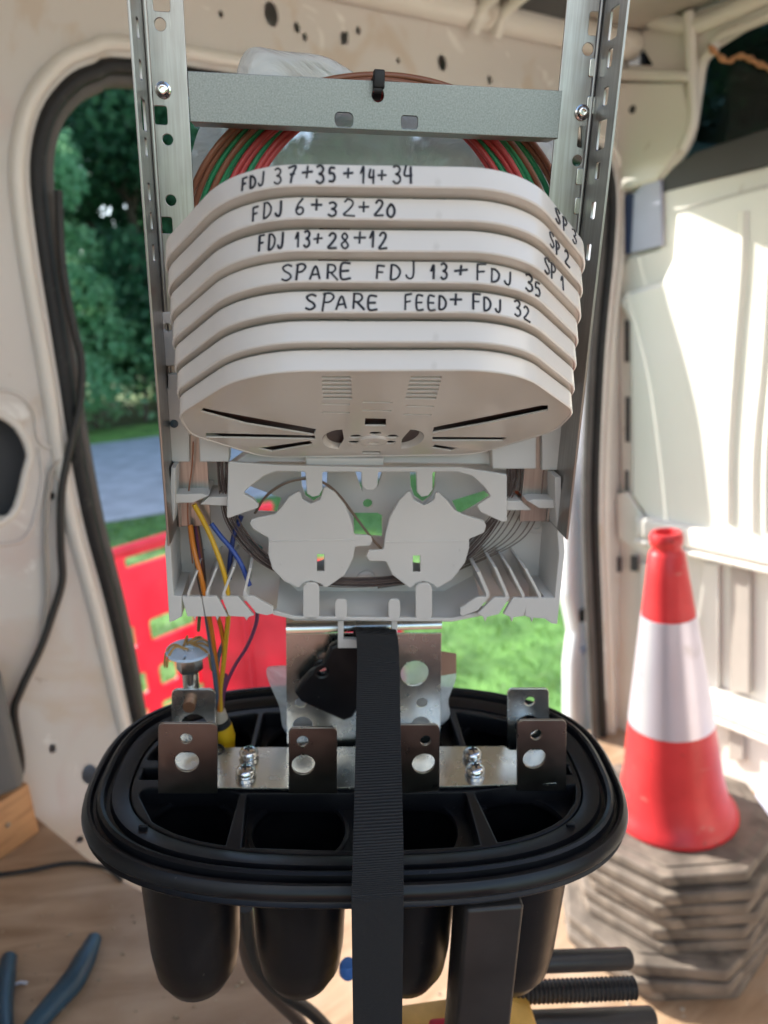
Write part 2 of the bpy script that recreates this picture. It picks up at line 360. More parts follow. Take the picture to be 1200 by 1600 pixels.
def rpoly(pts, seg=6):
    out = []; N = len(pts)
    for i in range(N):
        p = Vector(pts[i][:2]); r = pts[i][2] if len(pts[i]) > 2 else 0
        a = Vector(pts[i-1][:2])-p; c = Vector(pts[(i+1) % N][:2])-p
        if r <= 0: out.append((p.x, p.y)); continue
        ang = a.angle(c); d = min(r/math.tan(ang/2), a.length*0.49, c.length*0.49); rr = d*math.tan(ang/2)
        a.normalize(); c.normalize(); ctr = p+(a+c).normalized()*(rr/math.sin(ang/2))
        p0 = p+a*d-ctr; p1 = p+c*d-ctr; sg = p0.angle_signed(p1)
        for k in range(seg+1):
            t = -sg*k/seg; q = Vector((p0.x*math.cos(t)-p0.y*math.sin(t), p0.x*math.sin(t)+p0.y*math.cos(t)))
            out.append((ctr.x+q.x, ctr.y+q.y))
    return out
def circ(c, r, n=20, ry=None): return [(c[0]+r*math.cos(2*math.pi*k/n), c[1]+(ry or r)*math.sin(2*math.pi*k/n)) for k in range(n)]
def rect(x0, z0, x1, z1, r=0): return rpoly([(x0, z0, r), (x1, z0, r), (x1, z1, r), (x0, z1, r)], 4) if r else [(x0, z0), (x1, z0), (x1, z1), (x0, z1)]
def cr(pts, n=6, closed=False):
    P = [Vector(p) for p in pts]; N = len(P); out = []
    rngi = range(N if closed else N-1)
    for i in rngi:
        p1, p2 = P[i], P[(i+1) % N]
        p0 = P[i-1] if (closed or i > 0) else p1*2-p2
        p3 = P[(i+2) % N] if (closed or i+2 < N) else p2*2-p1
        for k in range(n):
            t = k/n
            out.append(0.5*((2*p1)+(p2-p0)*t+(2*p0-5*p1+4*p2-p3)*t*t+(3*p1-p0-3*p2+p3)*t**3))
    if not closed: out.append(P[-1])
    return out
def quads_mesh(name, P, A_, B_, m, parent=None):
    """many small leaf faces: centres P and half axes A_, B_ (numpy n x 3)"""
    n = len(P); v = np.stack([P-A_, P-B_*0.6, P+A_, P+B_*0.6], 1).reshape(-1, 3)
    me = bpy.data.meshes.new(name); me.vertices.add(4*n); me.vertices.foreach_set('co', v.ravel())
    me.loops.add(4*n); me.loops.foreach_set('vertex_index', np.arange(4*n)); me.polygons.add(n)
    me.polygons.foreach_set('loop_start', np.arange(0, 4*n, 4)); me.update(calc_edges=True); me.validate()
    me.materials.append(m); o = bpy.data.objects.new(name, me); COL.objects.link(o)
    if parent: o.parent = parent
    return o

# ------------------------------------------------------------------ ground outside
def sheet(name, pts, z, m, kind='structure'):
    b = MB(); b.plate([(p[0], p[1]) for p in pts], 0.02, frame='XY', at=z-0.02)
    return tag(b.build(name, m, smooth=0), kind=kind)
groundm = mat('rough grassland', (0.05, 0.11, 0.022), 0.9, var=0.35, vscale=0.6, col2=(0.09, 0.16, 0.035))
bouncem = mat('reddish bounce ground', (0.38, 0.18, 0.115), 0.85, var=0.3, vscale=6, bump=0.3, bscale=30)
lawnm = mat('mown lawn', (0.075, 0.19, 0.040), 0.9, var=0.35, vscale=3.5, col2=(0.12, 0.26, 0.06), bump=0.6, bscale=40)
vergem = mat('verge grass', (0.10, 0.24, 0.03), 0.9, var=0.3, vscale=3, col2=(0.16, 0.30, 0.05))
asph = mat('asphalt', (0.38, 0.385, 0.39), 0.8, var=0.2, vscale=3, bump=0.3, bscale=80)
b = MB(); b.box((0, 0, -0.68), (1200, 1200, 0.12)); tag(b.build('ground', groundm, smooth=0), kind='structure')
ra, rb_ = fl(165, 815, -.6), fl(262, 797, -.6)
rd = Vector((math.cos(R(22)), math.sin(R(22)), 0)); rn = Vector((-rd.y, rd.x, 0)); r0 = (ra+rb_)/2
roadw = (fl(190, 688, -.6)-r0).dot(rn)
def along(a, off): q = r0+rd*a+rn*off; return (q.x, q.y)
sheet('lawn', [along(-40, -14), along(60, -14), along(60, -0.15), along(-40, -0.15)], -0.612, lawnm)
sheet('road', [along(-60, 0), along(80, 0), along(80, roadw), along(-60, roadw)], -0.605, asph)
sheet('verge', [along(-60, roadw), along(80, roadw), along(80, roadw+2.0), along(-60, roadw+2.0)], -0.600, vergem)
q = [K+u*a_+nn*b_ for a_, b_ in ((-9, -0.35), (5, -0.35), (5, -9), (-9, -9))]
sheet('bounce_ground', [(p.x, p.y) for p in q], -0.606, bouncem)  # unseen reddish ground added behind the van to bounce warm light inside
# grass blades on the lawn that can be seen through the doorway
n = 42000
aa = rng.uniform(-6, 6, n); oo = rng.uniform(-6.2, -0.2, n)
P = np.array(r0)[None, :2]+aa[:, None]*np.array(rd)[None, :2]+oo[:, None]*np.array(rn)[None, :2]
loc = P-np.array(K)[None, :2]; keep = (loc@np.array(nn)[:2]) > 0.25; P = P[keep]; n = len(P)
h = rng.uniform(0.02, 0.075, n); th = rng.uniform(0, 6.283, n)
C = np.concatenate([P, (-0.612+h/2)[:, None]], 1)
lean = rng.normal(0, 0.35, (n, 2))*h[:, None]
Ax = np.concatenate([lean, (h/2)[:, None]], 1); Bx = np.stack([np.cos(th)*0.008, np.sin(th)*0.008, np.zeros(n)], 1)
tag(quads_mesh('grass', C, Ax, Bx, grassm), 'short sunlit lawn grass outside the open van door', 'grass', kind='stuff')

# ------------------------------------------------------------------ trees and hedge beyond the road
def leaves(cs, rs, per, size, flat=0.75):
    PP = []
    for c, r in zip(cs, rs):
        k = int(per*r*r); d = rng.normal(0, 1, (k, 3)); d /= np.linalg.norm(d, axis=1)[:, None]
        rad = r*(0.45+0.6*rng.random(k)**0.5); d[:, 2] *= flat
        PP.append(np.array(c)[None]+d*rad[:, None])
    P = np.concatenate(PP); k = len(P)
    a = rng.normal(0, 1, (k, 3)); a[:, 2] -= 0.3; a /= np.linalg.norm(a, axis=1)[:, None]
    q = rng.normal(0, 1, (k, 3)); q -= a*(q*a).sum(1)[:, None]; q /= np.linalg.norm(q, axis=1)[:, None]
    sz = size*rng.uniform(0.6, 1.4, k)[:, None]
    return P, a*sz, q*sz
def tree(along_, off, hgt, spread, m, label, per=560, size=0.10, low=0.10):
    q = along(along_, off); o = thing('tree', label, 'tree', Matrix.Translation((q[0], q[1], -0.62)), 'trees and bushes beyond the road')
    tb = MB(); top = hgt*0.72
    pts = [(0, 0, 0), (0.06*hgt*0.2, 0.03, top*0.35), (-0.1, 0.05, top*0.7), (0.05, 0, top)]
    tb.tube(cr(pts, 4), [0.20*hgt/8*(1-0.07*i) for i in range(13)], 8)
    cs, rs = [], []
    for i in range(34):
        t = rng.random(); z = hgt*(low+(1-low)*t)*0.97; rr = spread*math.sin(math.pi*min(1, 0.18+0.80*t))**0.7
        an = rng.random()*6.283; d = rr*rng.random()**0.5*0.85
        cs.append((d*math.cos(an), d*math.sin(an), z)); rs.append(rng.uniform(0.55, 1.15)*hgt/7.5)
        if i % 3 == 0: tb.tube([(0, 0, z*0.7), (d*0.5*math.cos(an), d*0.5*math.sin(an), z*0.84), cs[-1]], [0.06, 0.045, 0.02], 6)
    tb.build('trunk', bark, o)
    quads_mesh('crown', *leaves(cs, rs, per, size), m, o)
    return o
px2a = lambda px: None
a0 = (fl(170, 690, -.6)-r0).dot(rd)
tree(a0-1.2, roadw+1.8, 6.0, 1.9, leafmid, 'blue green leafy tree across the road, seen at the left of the doorway', per=1500, size=0.075, low=0.06)
tree(a0+1.5, roadw+4.2, 8.6, 2.6, leafdark, 'tall dark green tree behind the blue green one, beside the left steel rail')
tree(a0-5.5, roadw+4.6, 8.2, 2.6, leafdark, 'tall dark tree across the road, farthest left behind the van pillar')
tree(a0+6.4, roadw+3.6, 8.0, 2.8, leafmid, 'broad mid green tree across the road, behind the splice trays')
tree(a0+11.5, roadw+4.4, 8.8, 2.8, leafdark, 'tall dark tree across the road, behind the right steel rail')
tree(a0+18, roadw+3.0, 8.2, 2.9, leafdark, 'tall dark tree across the road, behind the tinted rear window')
for ax, of, hh, lb in ((-9, 8.5, 10, 'far left'), (-3, 9.5, 11, 'second from the left'), (3, 9, 11.5, 'in the middle'), (9, 9.5, 11, 'fourth from the left'), (15, 9, 11, 'far right')):
    tree(a0+ax, roadw+of, hh, 3.4, leafdark, 'tall dark tree of the back row, '+lb, per=420, size=0.14, low=0.05)
hd = thing('hedge', 'dense dark hedge along the far side of the road', 'hedge', Matrix.Translation((*along(0, roadw+2.6), -0.62)))
cs, rs = [], []
for i in range(120):
    a_ = rng.uniform(-16, 24); q = rd*a_+rn*rng.uniform(-0.5, 0.6)
    cs.append((q.x, q.y, rng.uniform(0.3, 2.3))); rs.append(rng.uniform(0.6, 1.0))
quads_mesh('foliage', *leaves(cs, rs, 330, 0.085), leafmid, hd)
sb = MB()
for i in range(40):
    q = rd*(i-16); sb.tube([(q.x, q.y, 0), (q.x+.1, q.y, 0.9), (q.x-.05, q.y+.1, 1.7)], [0.05, 0.04, 0.015], 6)
sb.build('stems', bark, hd)

# ------------------------------------------------------------------ the van we stand in
van = thing('van', 'worn cream panel van interior with its side door slid open', 'van', VM)
oL = [(215,1150),(192,1055),(166,946),(131,815),(107,690),(96,612),(74,481),(57,372),(48,262),(66,175),(109,118),(153,98),(205,91)]
iL = [(233,1150),(212,1020),(192,924),(166,824),(142,700),(127,612),(109,481),(94,372),(83,262),(94,197),(118,162),(149,142),(205,131)]
oR = [(950,1150),(945,1000),(938,800),(945,600),(952,500),(962,400),(966,310),(957,255),(930,224)]
iR = [(930,1150),(924,1000),(917,800),(923,600),(930,500),(940,400),(944,315),(936,275),(915,250)]
def door_path(L, Rr, off=0.0):
    l = dws(L, off); r = dws(Rr, off)
    foot = (l[0][0]+(l[0][0]-l[1][0])*5.2, 0.0)
    mid = [(l[-1][0]*(1-t)+r[-1][0]*t, l[-1][1]*(1-t)+r[-1][1]*t+0.012*math.sin(math.pi*t)) for t in (0.25, 0.5, 0.75)]
    return [foot]+l+mid+r[::-1]+[(r[0][0], 0.0)]
outer = door_path(oL, oR); inner = door_path(iL, iR)
outer_s = [tuple(p) for p in cr(outer, 4)]; inner_s = [tuple(p) for p in cr(inner, 4)]
wall_outline = [(-3.7, 0.0), outer_s[0]]+outer_s[1:-1]+[outer_s[-1], (0.0, 0.0), (0.0, 1.93), (-3.7, 1.93)]
def ell(px, py, rx, ry, n=18):
    c = dw(px, py); d = dw(px+rx, py)[0]-c[0]; e = abs(dw(px, py+ry)[1]-c[1]); return circ(c, d, n, e)
def lerp2(a, b, t): return (a[0]*(1-t)+b[0]*t, a[1]*(1-t)+b[1]*t)
pocket = [dw(*p) for p in [(-40,650),(18,658),(45,702),(41,735),(18,806),(-40,806)]]
holes = [ell(424,22,11,20), ell(464,43,5,9), ell(476,58,4,7), [dw(*p) for p in [(532,50),(544,49),(544,69),(532,70)]], ell(560,48,4,7), ell(691,98,7,13),
         ell(622,95,3,5), ell(765,125,4,7), ell(80,775,6,7), ell(82,1170,6,8), ell(140,1210,13,17), ell(125,1312,6,6), ell(345,22,4,6), pocket]
MB().plate(wall_outline, 0.004, holes, frame='XZ', at=0.0).build('side_wall', vanpaint, van)
skin = [(-3.7, -0.25), (outer_s[0][0]-0.03, -0.25)]+[(p[0]+(-0.012 if p[0] < -0.7 else 0.012), p[1]+0.01) for p in outer_s[1:-1]]+[(outer_s[-1][0]+0.012, -0.25), (0.06, -0.25), (0.06, 1.99), (-3.7, 1.99)]
MB().plate(skin, 0.006, frame='XZ', at=0.065).build('outer_skin', whitepaint, van)
b = MB()
lipp = []
for i in range(0, len(outer_s)-1):
    a_, c_ = Vector(outer_s[max(i-3, 0)]), Vector(outer_s[min(i+3, len(outer_s)-1)]); t_ = (c_-a_).normalized()
    lipp.append((outer_s[i][0]-t_.y*0.020, 0.0, outer_s[i][1]+t_.x*0.020))
lipp = cr(lipp[::4], 4)
b.tube(lipp, 0.012, 12)
b.build('door_lip', creamp, van)
bmv = bmesh.new(); j0 = [bmv.verts.new((p[0], 0.0045, p[1])) for p in outer_s]; j1 = [bmv.verts.new((p[0], 0.066, p[1])) for p in outer_s]
for i in range(len(j0)-1): bmv.faces.new((j0[i], j0[i+1], j1[i+1], j1[i]))
jm = MB(); jm._merge(bmv); jm.build('door_jamb', sealgrey, van)
se = MB()
mids = [lerp2(a, c, 0.30) for a, c in zip(outer, inner)]; se.tube([(p[0], 0.006, p[1]) for p in cr(mids, 4)], 0.0135, 10)
seal = se.build('door_seal', rubber, van)
mids = [lerp2(a, c, 0.75) for a, c in zip(outer, inner)]
MB().tube([(p[0], 0.016, p[1]) for p in cr(mids, 4)], 0.0125, 12).build('seal_bulb', sealgrey, seal)
# pocket rim, dark sheet standing in for the shade inside it, panel seams
pk = cr([(p[0], 0.0, p[1]) for p in pocket], 4, True); pk.append(pk[0])
MB().tube(pk, 0.007, 8, caps=False).build('pocket_rim', creamp, van)
MB().box((dw(-20, 720)[0], 0.045, dw(-20, 720)[1]), (0.3, 0.01, 0.3)).build('pocket_shade', trim_shade, van)
for sp_ in ([(-30,612),(20,612),(52,640),(62,690),(96,706)], [(62,700),(66,760),(40,840),(-30,852)]):
    MB().tube(cr([(dw(a, c)[0], -0.001, dw(a, c)[1]) for a, c in sp_], 5), 0.004, 8).build('panel_seam', vanpaint, van)
# roof, cant rail and ribs
b = MB(); b.plate([(-3.7, 0.07), (0.06, 0.07), (0.06, -1.25), (-3.7, -1.25)], 0.02, frame='XY', at=1.975); roof = b.build('roof', roofp, van)  # cut short out of view; the invented gap lets skylight onto the trays
MB().plate([(-3.7, 0), (-3.0, 0), (-2.85, .05), (-2.85, 1.68), (-2.75, 1.74), (-1.30, 1.74), (-1.2, 1.68), (-1.2, 0), (0.06, 0), (0.06, 1.97), (-3.7, 1.97)], 0.05, frame='XZ', at=-1.95).build('far_side_wall', creamp, van)  # unseen wall, put in with its opening shaped to light the interior
MB().plate([(0.06, 0), (-1.95, 0), (-1.95, 1.97), (0.06, 1.97)], 0.03, frame='YZ', at=-3.73).build('bulkhead', creamp, van)
b = MB(); b.tube([(-3.7, -0.02, 1.945), (0.0, -0.02, 1.945)], 0.034, 14); b.build('cant_rail', creamp, van)
hv = VM.inverted()
for px, py in ((718, 18), (752, 26)):
    q = hv@hit(px, py, Vector((0, 0, 1.95)), Vector((0, 0, 1)))
    MB().tube(cr([(q.x, -0.03, 1.90), (q.x, -0.08, 1.945), (q.x+0.01, -0.3, 1.965), (q.x+0.02, -1.2, 1.965)], 5), 0.013, 10).build('roof_rib', creamp, roof)
q = hv@hit(830, 30, Vector((0, 0, 1.95)), Vector((0, 0, 1)))
MB().box((q.x, q.y-0.25, 1.962), (0.20, 0.5, 0.02), 0.008).build('roof_pad', trim_shade, roof)
# floor
MB().plate([(-3.7, 0.06), (0.03, 0.06), (0.03, -1.9), (-3.7, -1.9)], 0.03, frame='XY', at=-0.03).build('floor_panel', ply, van)
MB().box((-0.8, 0.035, -0.14), (1.6, 0.07, 0.2), 0.01).build('door_step', trim_shade, van)

# rear end wall
def yz(pts, off, th, m, name, holes=(), bev=0.0, parent=van):
    return MB().plate(rws(pts, off) if not isinstance(pts[0][0], float) else pts, th, holes, bev, frame='YZ', at=-off).build(name, m, parent)
win = [rw(*p) for p in [(1028,290),(1052,262),(1080,215),(1093,140),(1100,100),(1118,78)]]+[(-0.37, 1.905), (-1.5, 1.905), (-1.5, 1.62), rw(1200, 256)]
endp = [(0.0, 0.0), (-1.9, 0.0), (-1.9, 1.97), (0.0, 1.97)]
hole_dome = [rw(*p) for p in [(968,66),(982,64),(1005,76),(1020,100),(1018,103),(966,100)]]
rear = MB().plate(endp, 0.004, [win, hole_dome], frame='YZ', at=0.0).build('rear_wall', creamp, van)
MB().plate([(0.06, -0.25), (-1.8, -0.25), (-1.8, 1.6), (0.06, 1.6)], 0.006, frame='YZ', at=0.08).build('rear_skin', whitepaint, rear)
MB().plate([(0.06, 1.6), (-0.10, 1.6), (-0.16, 1.99), (0.06, 1.99)], 0.006, frame='YZ', at=0.08).build('rear_corner', trim_shade, rear)
MB().plate([(-0.02, 1.58), (-1.6, 1.58), (-1.6, 1.95), (-0.02, 1.95)], 0.004, frame='YZ', at=0.05).build('rear_window', tint, rear)
wf = cr([(0.0-0.004, p[0], p[1]) for p in win[:7]]+[(-0.004, -1.5, 1.905)], 4)
MB().tube(wf, 0.012, 10).build('window_lip', creamp, rear)
yz([(1024,287),(1050,262),(1085,238),(1200,200),(1380,150),(1380,205),(1200,258),(1036,301)], 0.014, 0.014, trim_shade, 'window_seal', bev=0.004)
yz([(990,302),(1005,287),(1032,281),(1034,384),(985,396)], 0.024, 0.014, lilac, 'corner_trim', bev=0.003)
yz([(966,300),(990,303),(985,397),(954,398)], 0.012, 0.01, navy, 'corner_block', bev=0.002)
zb_ = rw(1100, 826)[1]
frame_o = [rw(1033, 300), rw(1200, 262), (-1.5, 1.60), (-1.5, 0.70), rw(1015, 818), rw(975, 770), rw(970, 430), rw(986, 402), rw(1034, 390)]
MB().plate(frame_o, 0.012, bev=0.005, frame='YZ', at=-0.012).build('door_frame', creamp, rear)
pan = rpoly([(*rw(1068, 328), .02), (*rw(1200, 290), 0.3), (-1.4, 1.56, .05), (-1.4, 0.72, .05), (*rw(1026, 812), .03), (*rw(997, 772), .02), (*rw(994, 500), .02), (*rw(975, 472), .008), (*rw(990, 456), .01), (*rw(1045, 440), .02), (*rw(1062, 405), .02)], 6)
MB().plate(pan, 0.024, bev=0.011, frame='YZ', at=-0.034).build('door_panel', panelp, rear, smooth=60)
def ribp(pts, off, r, m, name, sq=1.0):
    P = [(-off, *rw(a, c, off)) for a, c in pts]; MB().tube(cr(P, 5), r, 12).build(name, m, rear)
ribp([(1164,330),(1161,420),(1150,560),(1141,700),(1140,815)], 0.030, 0.013, panelp, 'pressed_rib')
ribp([(1205,380),(1194,560),(1180,700),(1178,830)], 0.030, 0.012, panelp, 'pressed_rib')
ribp([(1222,380),(1212,560),(1200,700),(1198,830)], 0.030, 0.012, panelp, 'pressed_rib')
for a, c, d, e in ((976, 500, 982, 565), (977, 620, 983, 690), (976, 735, 981, 770), (958, 870, 970, 893), (985, 868, 996, 892)):
    yz([(a, c), (d, c+1), (d, e+1), (a, e)], 0.016, 0.004, trim_shade, 'wall_slot_shade')  # dark plates instead of cut holes, for the shade inside them
def beam(y0, y1, depth, ystart, m, name):
    z1, z0 = rw(1120, y0, depth)[1], rw(1120, y1, depth)[1]
    b = MB(); L = 1.75+ystart
    b.box((-depth/2, ystart-L/2, (z0+z1)/2), (depth, L, z1-z0), 0.010); b.box((-depth/2-0.006, ystart-L/2, z0-0.012), (depth*0.8, L, 0.016), 0.006)
    return b.build(name, m, rear)
beam(832, 868, 0.055, -0.085, creamp, 'cross_beam'); beam(1088, 1122, 0.055, -0.14, creamp, 'cross_beam')
yz([(962,772),(980,768),(1022,832),(1026,856),(1012,870),(964,842)], 0.03, 0.02, creamp, 'corner_brace', bev=0.006)
for x0, x1, y0, y1, m in ((1098, 1122, 880, 1085, creamp), (1140, 1172, 885, 1085, roofp), (1138, 1162, 1132, 1190, roofp), (1000, 1020, 880, 1040, creamp)):
    yz([(x0, y0), (x1, y0+2), (x1, y1), (x0, y1-2)], 0.016, 0.012, m, 'panel_rib', bev=0.005)
b = MB(); b.box((-0.12, -0.93, 0.10), (0.26, 0.80, 0.28), 0.10, seg=5); b.build('wheel_arch', lilac, van)
yz([(955,128),(1066,128),(1082,190),(1060,236),(1024,284),(968,300)], 0.030, 0.024, creamp, 'corner_gusset', bev=0.010)
yz([(952,106),(1076,112),(1076,127),(952,124)], 0.042, 0.038, creamp, 'corner_ledge', bev=0.006)
ribp([(1076,20),(1079,70),(1082,130),(1083,190),(1066,235)], 0.02, 0.014, creamp, 'corner_pillar')
ribp([(990,20),(1075,40),(1140,18),(1230,-25)], 0.01, 0.020, creamp, 'roof_brace')
h_ = rw(988, 171, 0.031); MB().lathe([(0.010, 0), (0.0001, 0.0005)], 18, Matrix.Translation((-0.0305, h_[0], h_[1])) @ Matrix.Rotation(R(-90), 4, 'Y')).build('hole_shade_disc', rubber, van)  # black disc drawn for the shade inside a small hole
# open sliding door outside
sd = rpoly([(-0.105, -0.2), (-0.098, 0.22), (-0.078, 0.32, .02), (-0.112, 0.46, .03), (-0.105, 0.75, .2), (-0.060, 1.12, .3), (0.02, 1.62, .2), (0.05, 1.78), (1.15, 1.78), (1.15, -0.2)], 5)
sdo = MB().plate(sd, 0.05, bev=0.012, frame='XZ', at=0.10).build('sliding_door', whitepaint, van, smooth=60)
h = dw(912, 962, 0.09)
MB().box((h[0], 0.095, h[1]), (0.022, 0.014, 0.042), 0.005).build('handle', rubber, sdo)
h0 = dw(910, 1018, 0.095)
MB().box((h0[0]+0.5, 0.096, h0[1]), (1.02, 0.010, 0.02), 0.004).build('rubbing_strip', lilac, sdo)

# ------------------------------------------------------------------ the open fibre splice closure
clo = thing('splice_closure', 'open fibre splice closure with ivory trays on a steel rack over a black base', 'splice closure', RM)
def px_r(px, py, y): return depth_at((*[rk(px, py, y)[0]], y, rk(px, py, y)[1]))/F
# rails: front web with holes and a flange towards us
def rail(side):
    if side < 0: xo, xi = -0.1215, -0.1005
    else: xo, xi = 0.1265, 0.1055
    zt, zb = 0.12, -0.248
    hs = []
    if side < 0:
        H = [('s',252,6,13,10),('c',250,38,9),('s',251,180,10,13),('c',262,218,8),('c',267,313,8),('s',259,352,10,12),('c',272,455,8)]
        glints = []
    else:
        H = [('s',931,37,11,16),('c',919,77,9),('s',914,214,11,15),('c',902,251,8),('s',921,-40,9,12)]
        glints = [(926,106,6,13),(922,165,6,13),(906,276,6,12),(903,322,6,12)]  # bright reflections on the web, drawn as paler zinc plates
    for h in H:
        c = rk(h[1], h[2], 0); k = px_r(h[1], h[2], 0)
        hs.append(circ(c, h[3]*k, 18) if h[0] == 'c' else rpoly([(c[0]-h[3]*k, c[1]-h[4]*k, .0012), (c[0]+h[3]*k, c[1]-h[4]*k, .0012), (c[0]+h[3]*k, c[1]+h[4]*k, .0012), (c[0]-h[3]*k, c[1]+h[4]*k, .0012)], 3))
    x0, x1 = min(xo, xi), max(xo, xi)
    w = MB(); w.plate(rect(x0, zb, x1, zt), 0.0015, hs, 0.0003, frame='XZ', at=0.0); r = w.build('rail', steel, clo)
    # flange
    fs = []; rows = ([45, 110, 180, 230, 300, 345, 395], 0) if side < 0 else ([37, 92, 152, 212, 268, 330, 395], 1)
    for i, py in enumerate(rows[0]):
        c = rk(217 if side < 0 else 950, py, -0.016); big = (i in (2,)) if side < 0 else (i in (0, 3))
        hh = 0.0075 if big else 0.0045; ww = 0.006 if big else 0.0032
        fs.append(rpoly([(-0.018-ww, c[1]-hh, .001), (-0.018+ww, c[1]-hh, .001), (-0.018+ww, c[1]+hh, .001), (-0.018-ww, c[1]+hh, .001)], 3))
    at = xo-0.0015 if side < 0 else xo
    f = MB(); f.plate([(-0.034, zb), (0.0015, zb), (0.0015, zt), (-0.034, zt)], 0.0015, fs, 0.0003, frame='YZ', at=at)
    f.build('flange', steel, r)
    d = MB(); 
    d.tube([(xo+side*-0.0012, 0.0002, zb), (xo+side*-0.0012, 0.0002, zt)], 0.0014, 10); d.build('bend', steel, r)
    for px, py, rx, ry in glints:
        c = rk(px, py, 0); k = px_r(px, py, 0)
        MB().plate(rpoly([(c[0]-rx*k, c[1]-ry*k, .001), (c[0]+rx*k, c[1]-ry*k, .001), (c[0]+rx*k, c[1]+ry*k, .001), (c[0]-rx*k, c[1]+ry*k, .001)], 3), 0.0009, bev=0.0004, frame='XZ', at=-0.0009).build('glint_plate', zinc, r)
    bx, by = (255, 141) if side < 0 else (909, 176)
    c = rk(bx, by, 0); T = Matrix.Translation((c[0], -0.0005, c[1])) @ Matrix.Rotation(R(90), 4, 'X')
    bo = MB().lathe([(0.0042, 0), (0.0042, 0.0006), (0.0034, 0.0010), (0.0032, 0.0022), (0.0022, 0.0028), (0.0016, 0.0028), (0.0014, 0.0010), (0.0001, 0.0010)], 18, T).build('rivet', chrome, r)
    return r
rail(-1); rail(1)
# cross bar with folded top edge
x0, x1 = -0.1000, 0.1070; z0, z1 = rk(583, 204, 0)[1], rk(583, 127, 0)[1]
k = px_r(583, 165, 0)
def hp(px, py, rx, ry, rr=.35):
    c = rk(px, py, 0); return rpoly([(c[0]-rx*k, c[1]-ry*k, rr*rx*k), (c[0]+rx*k, c[1]-ry*k, rr*rx*k), (c[0]+rx*k, c[1]+ry*k, rr*rx*k), (c[0]-rx*k, c[1]+ry*k, rr*rx*k)], 4)
tie = rk(590, 150, 0)
cb_ = MB(); cb_.plate(rect(x0, z0, x1, z1), 0.0015, [circ(tie, 9*k, 18), hp(537, 188, 14, 10, .5), hp(639, 192, 13, 9)], 0.0004, frame='XZ', at=-0.0019)
cb_.box(((x0+x1)/2, 0.008, z1-0.0006), (x1-x0-0.001, 0.0165, 0.0013)); cb_.box(((x0+x1)/2, 0.008, z0+0.0006), (x1-x0-0.001, 0.0165, 0.0013))
cb_.build('crossbar', spangle, clo)
# orange channels behind the rails
for a, c in ((-0.1275, -0.104), (0.108, 0.1335)):
    b = MB(); b.box(((a+c)/2, 0.036, -0.185), (c-a, 0.02, 0.23), 0.002); b.build('side_channel', orange, clo)

# ---- splice trays
TA = R(30.0); ca, sa = math.cos(TA), math.sin(TA)
TR = Matrix(((1, 0, 0), (0, ca, sa), (0, -sa, ca)))
t0 = rk(585, 579, -0.134); T0 = Vector((t0[0], -0.134, t0[1])); t6 = rk(584, 291, -0.134); T6 = Vector((t6[0], -0.134, t6[1]))
TJ = [(0, 0, 0), (.0004, -.0003, .25), (-.0005, .0002, -.3), (.0003, .0004, .2), (-.0003, -.0004, -.2), (.0006, .0002, .35), (-.0002, 0, -.1)]
def tray_m(i): return Matrix.Translation(T0.lerp(T6, i/6)+Vector((TJ[i][0], TJ[i][1], 0))) @ TR.to_4x4() @ Matrix.Rotation(R(TJ[i][2]), 4, 'Z')
def tp(px, py, i=0, z=0.0):
    m = RM @ tray_m(i); n_ = m.to_3x3() @ Vector((0, 0, 1)); o = m @ Vector((0, 0, z)); p = m.inverted() @ hit(px, py, o, n_); return (p.x, p.y)
def tps(pts, i=0): return [tp(a, c, i) for a, c in pts]
OUT = rpoly([(-0.058, 0, .050), (0.058, 0, .050), (0.1035, 0.062, .036), (0.1035, 0.098, .03), (0.070, 0.146, .02), (0.058, 0.151, .01), (-0.054, 0.151, .01), (-0.066, 0.146, .02), (-0.0985, 0.098, .03), (-0.0985, 0.062, .036)], 12)
def inset(pts, d):
    c = Vector((sum(p[0] for p in pts)/len(pts), sum(p[1] for p in pts)/len(pts))); o = []
    N = len(pts)
    for i in range(N):
        a, b_, e = Vector(pts[i-1]), Vector(pts[i]), Vector(pts[(i+1) % N]); t = (e-a)
        if t.length < 1e-9: t = e-b_
        t.normalize(); nrm = Vector((-t.y, t.x))
        if nrm.dot(c-b_) < 0: nrm = -nrm
        o.append((b_.x+nrm.x*d, b_.y+nrm.y*d))
    return o
INN = inset(OUT, 0.0016)
RH = 0.0099
HUB = tp(583, 688)
slots = [tps([(318,639),(340,644),(494,672),(490,681),(385,664),(314,645)]), tps([(322,678),(492,682),(492,688),(322,685)]), tps([(402,702),(484,690),(490,696),(425,707)]),
         tps([(678,669),(846,635),(856,635),(856,643),(760,663),(676,678)]), tps([(676,684),(792,685),(786,690),(676,690)]), tps([(680,696),(716,702),(704,706),(674,701)])]
for s, y in (((503, 548), None), ((642, 690), None)):
    for j in range(6):
        yy = 590+j*6.4; sh = -(j*1.7) if s[0] > 600 else j*0.4
        slots.append(tps([(s[0]+sh, yy), (s[1]+sh, yy), (s[1]+sh, yy+3.3), (s[0]+sh, yy+3.3)]))
for a, c, yy in ((502, 546, 632), (503, 546, 645), (567, 613, 629), (566, 611, 642), (634, 678, 635), (631, 674, 648)): slots.append(tps([(a, yy), (c, yy+.6), (c, yy+2.4), (a, yy+1.8)]))
slots.append(tps([(571,655),(603,656),(603,667),(570,667)])); slots.append(tps([(566,706.5),(594,706.5),(593,710),(567,710)]))
def petal(ang, r0, r1, w):
    c, s = math.cos(ang), math.sin(ang); P = []
    for k in range(10):
        t = 2*math.pi*k/10; a_ = (r0+r1)/2+(r1-r0)/2*math.cos(t); b_ = w*math.sin(t)*(0.75+0.25*math.cos(t)); P.append((HUB[0]+a_*c-b_*s, HUB[1]+(a_*s+b_*c)))
    return P
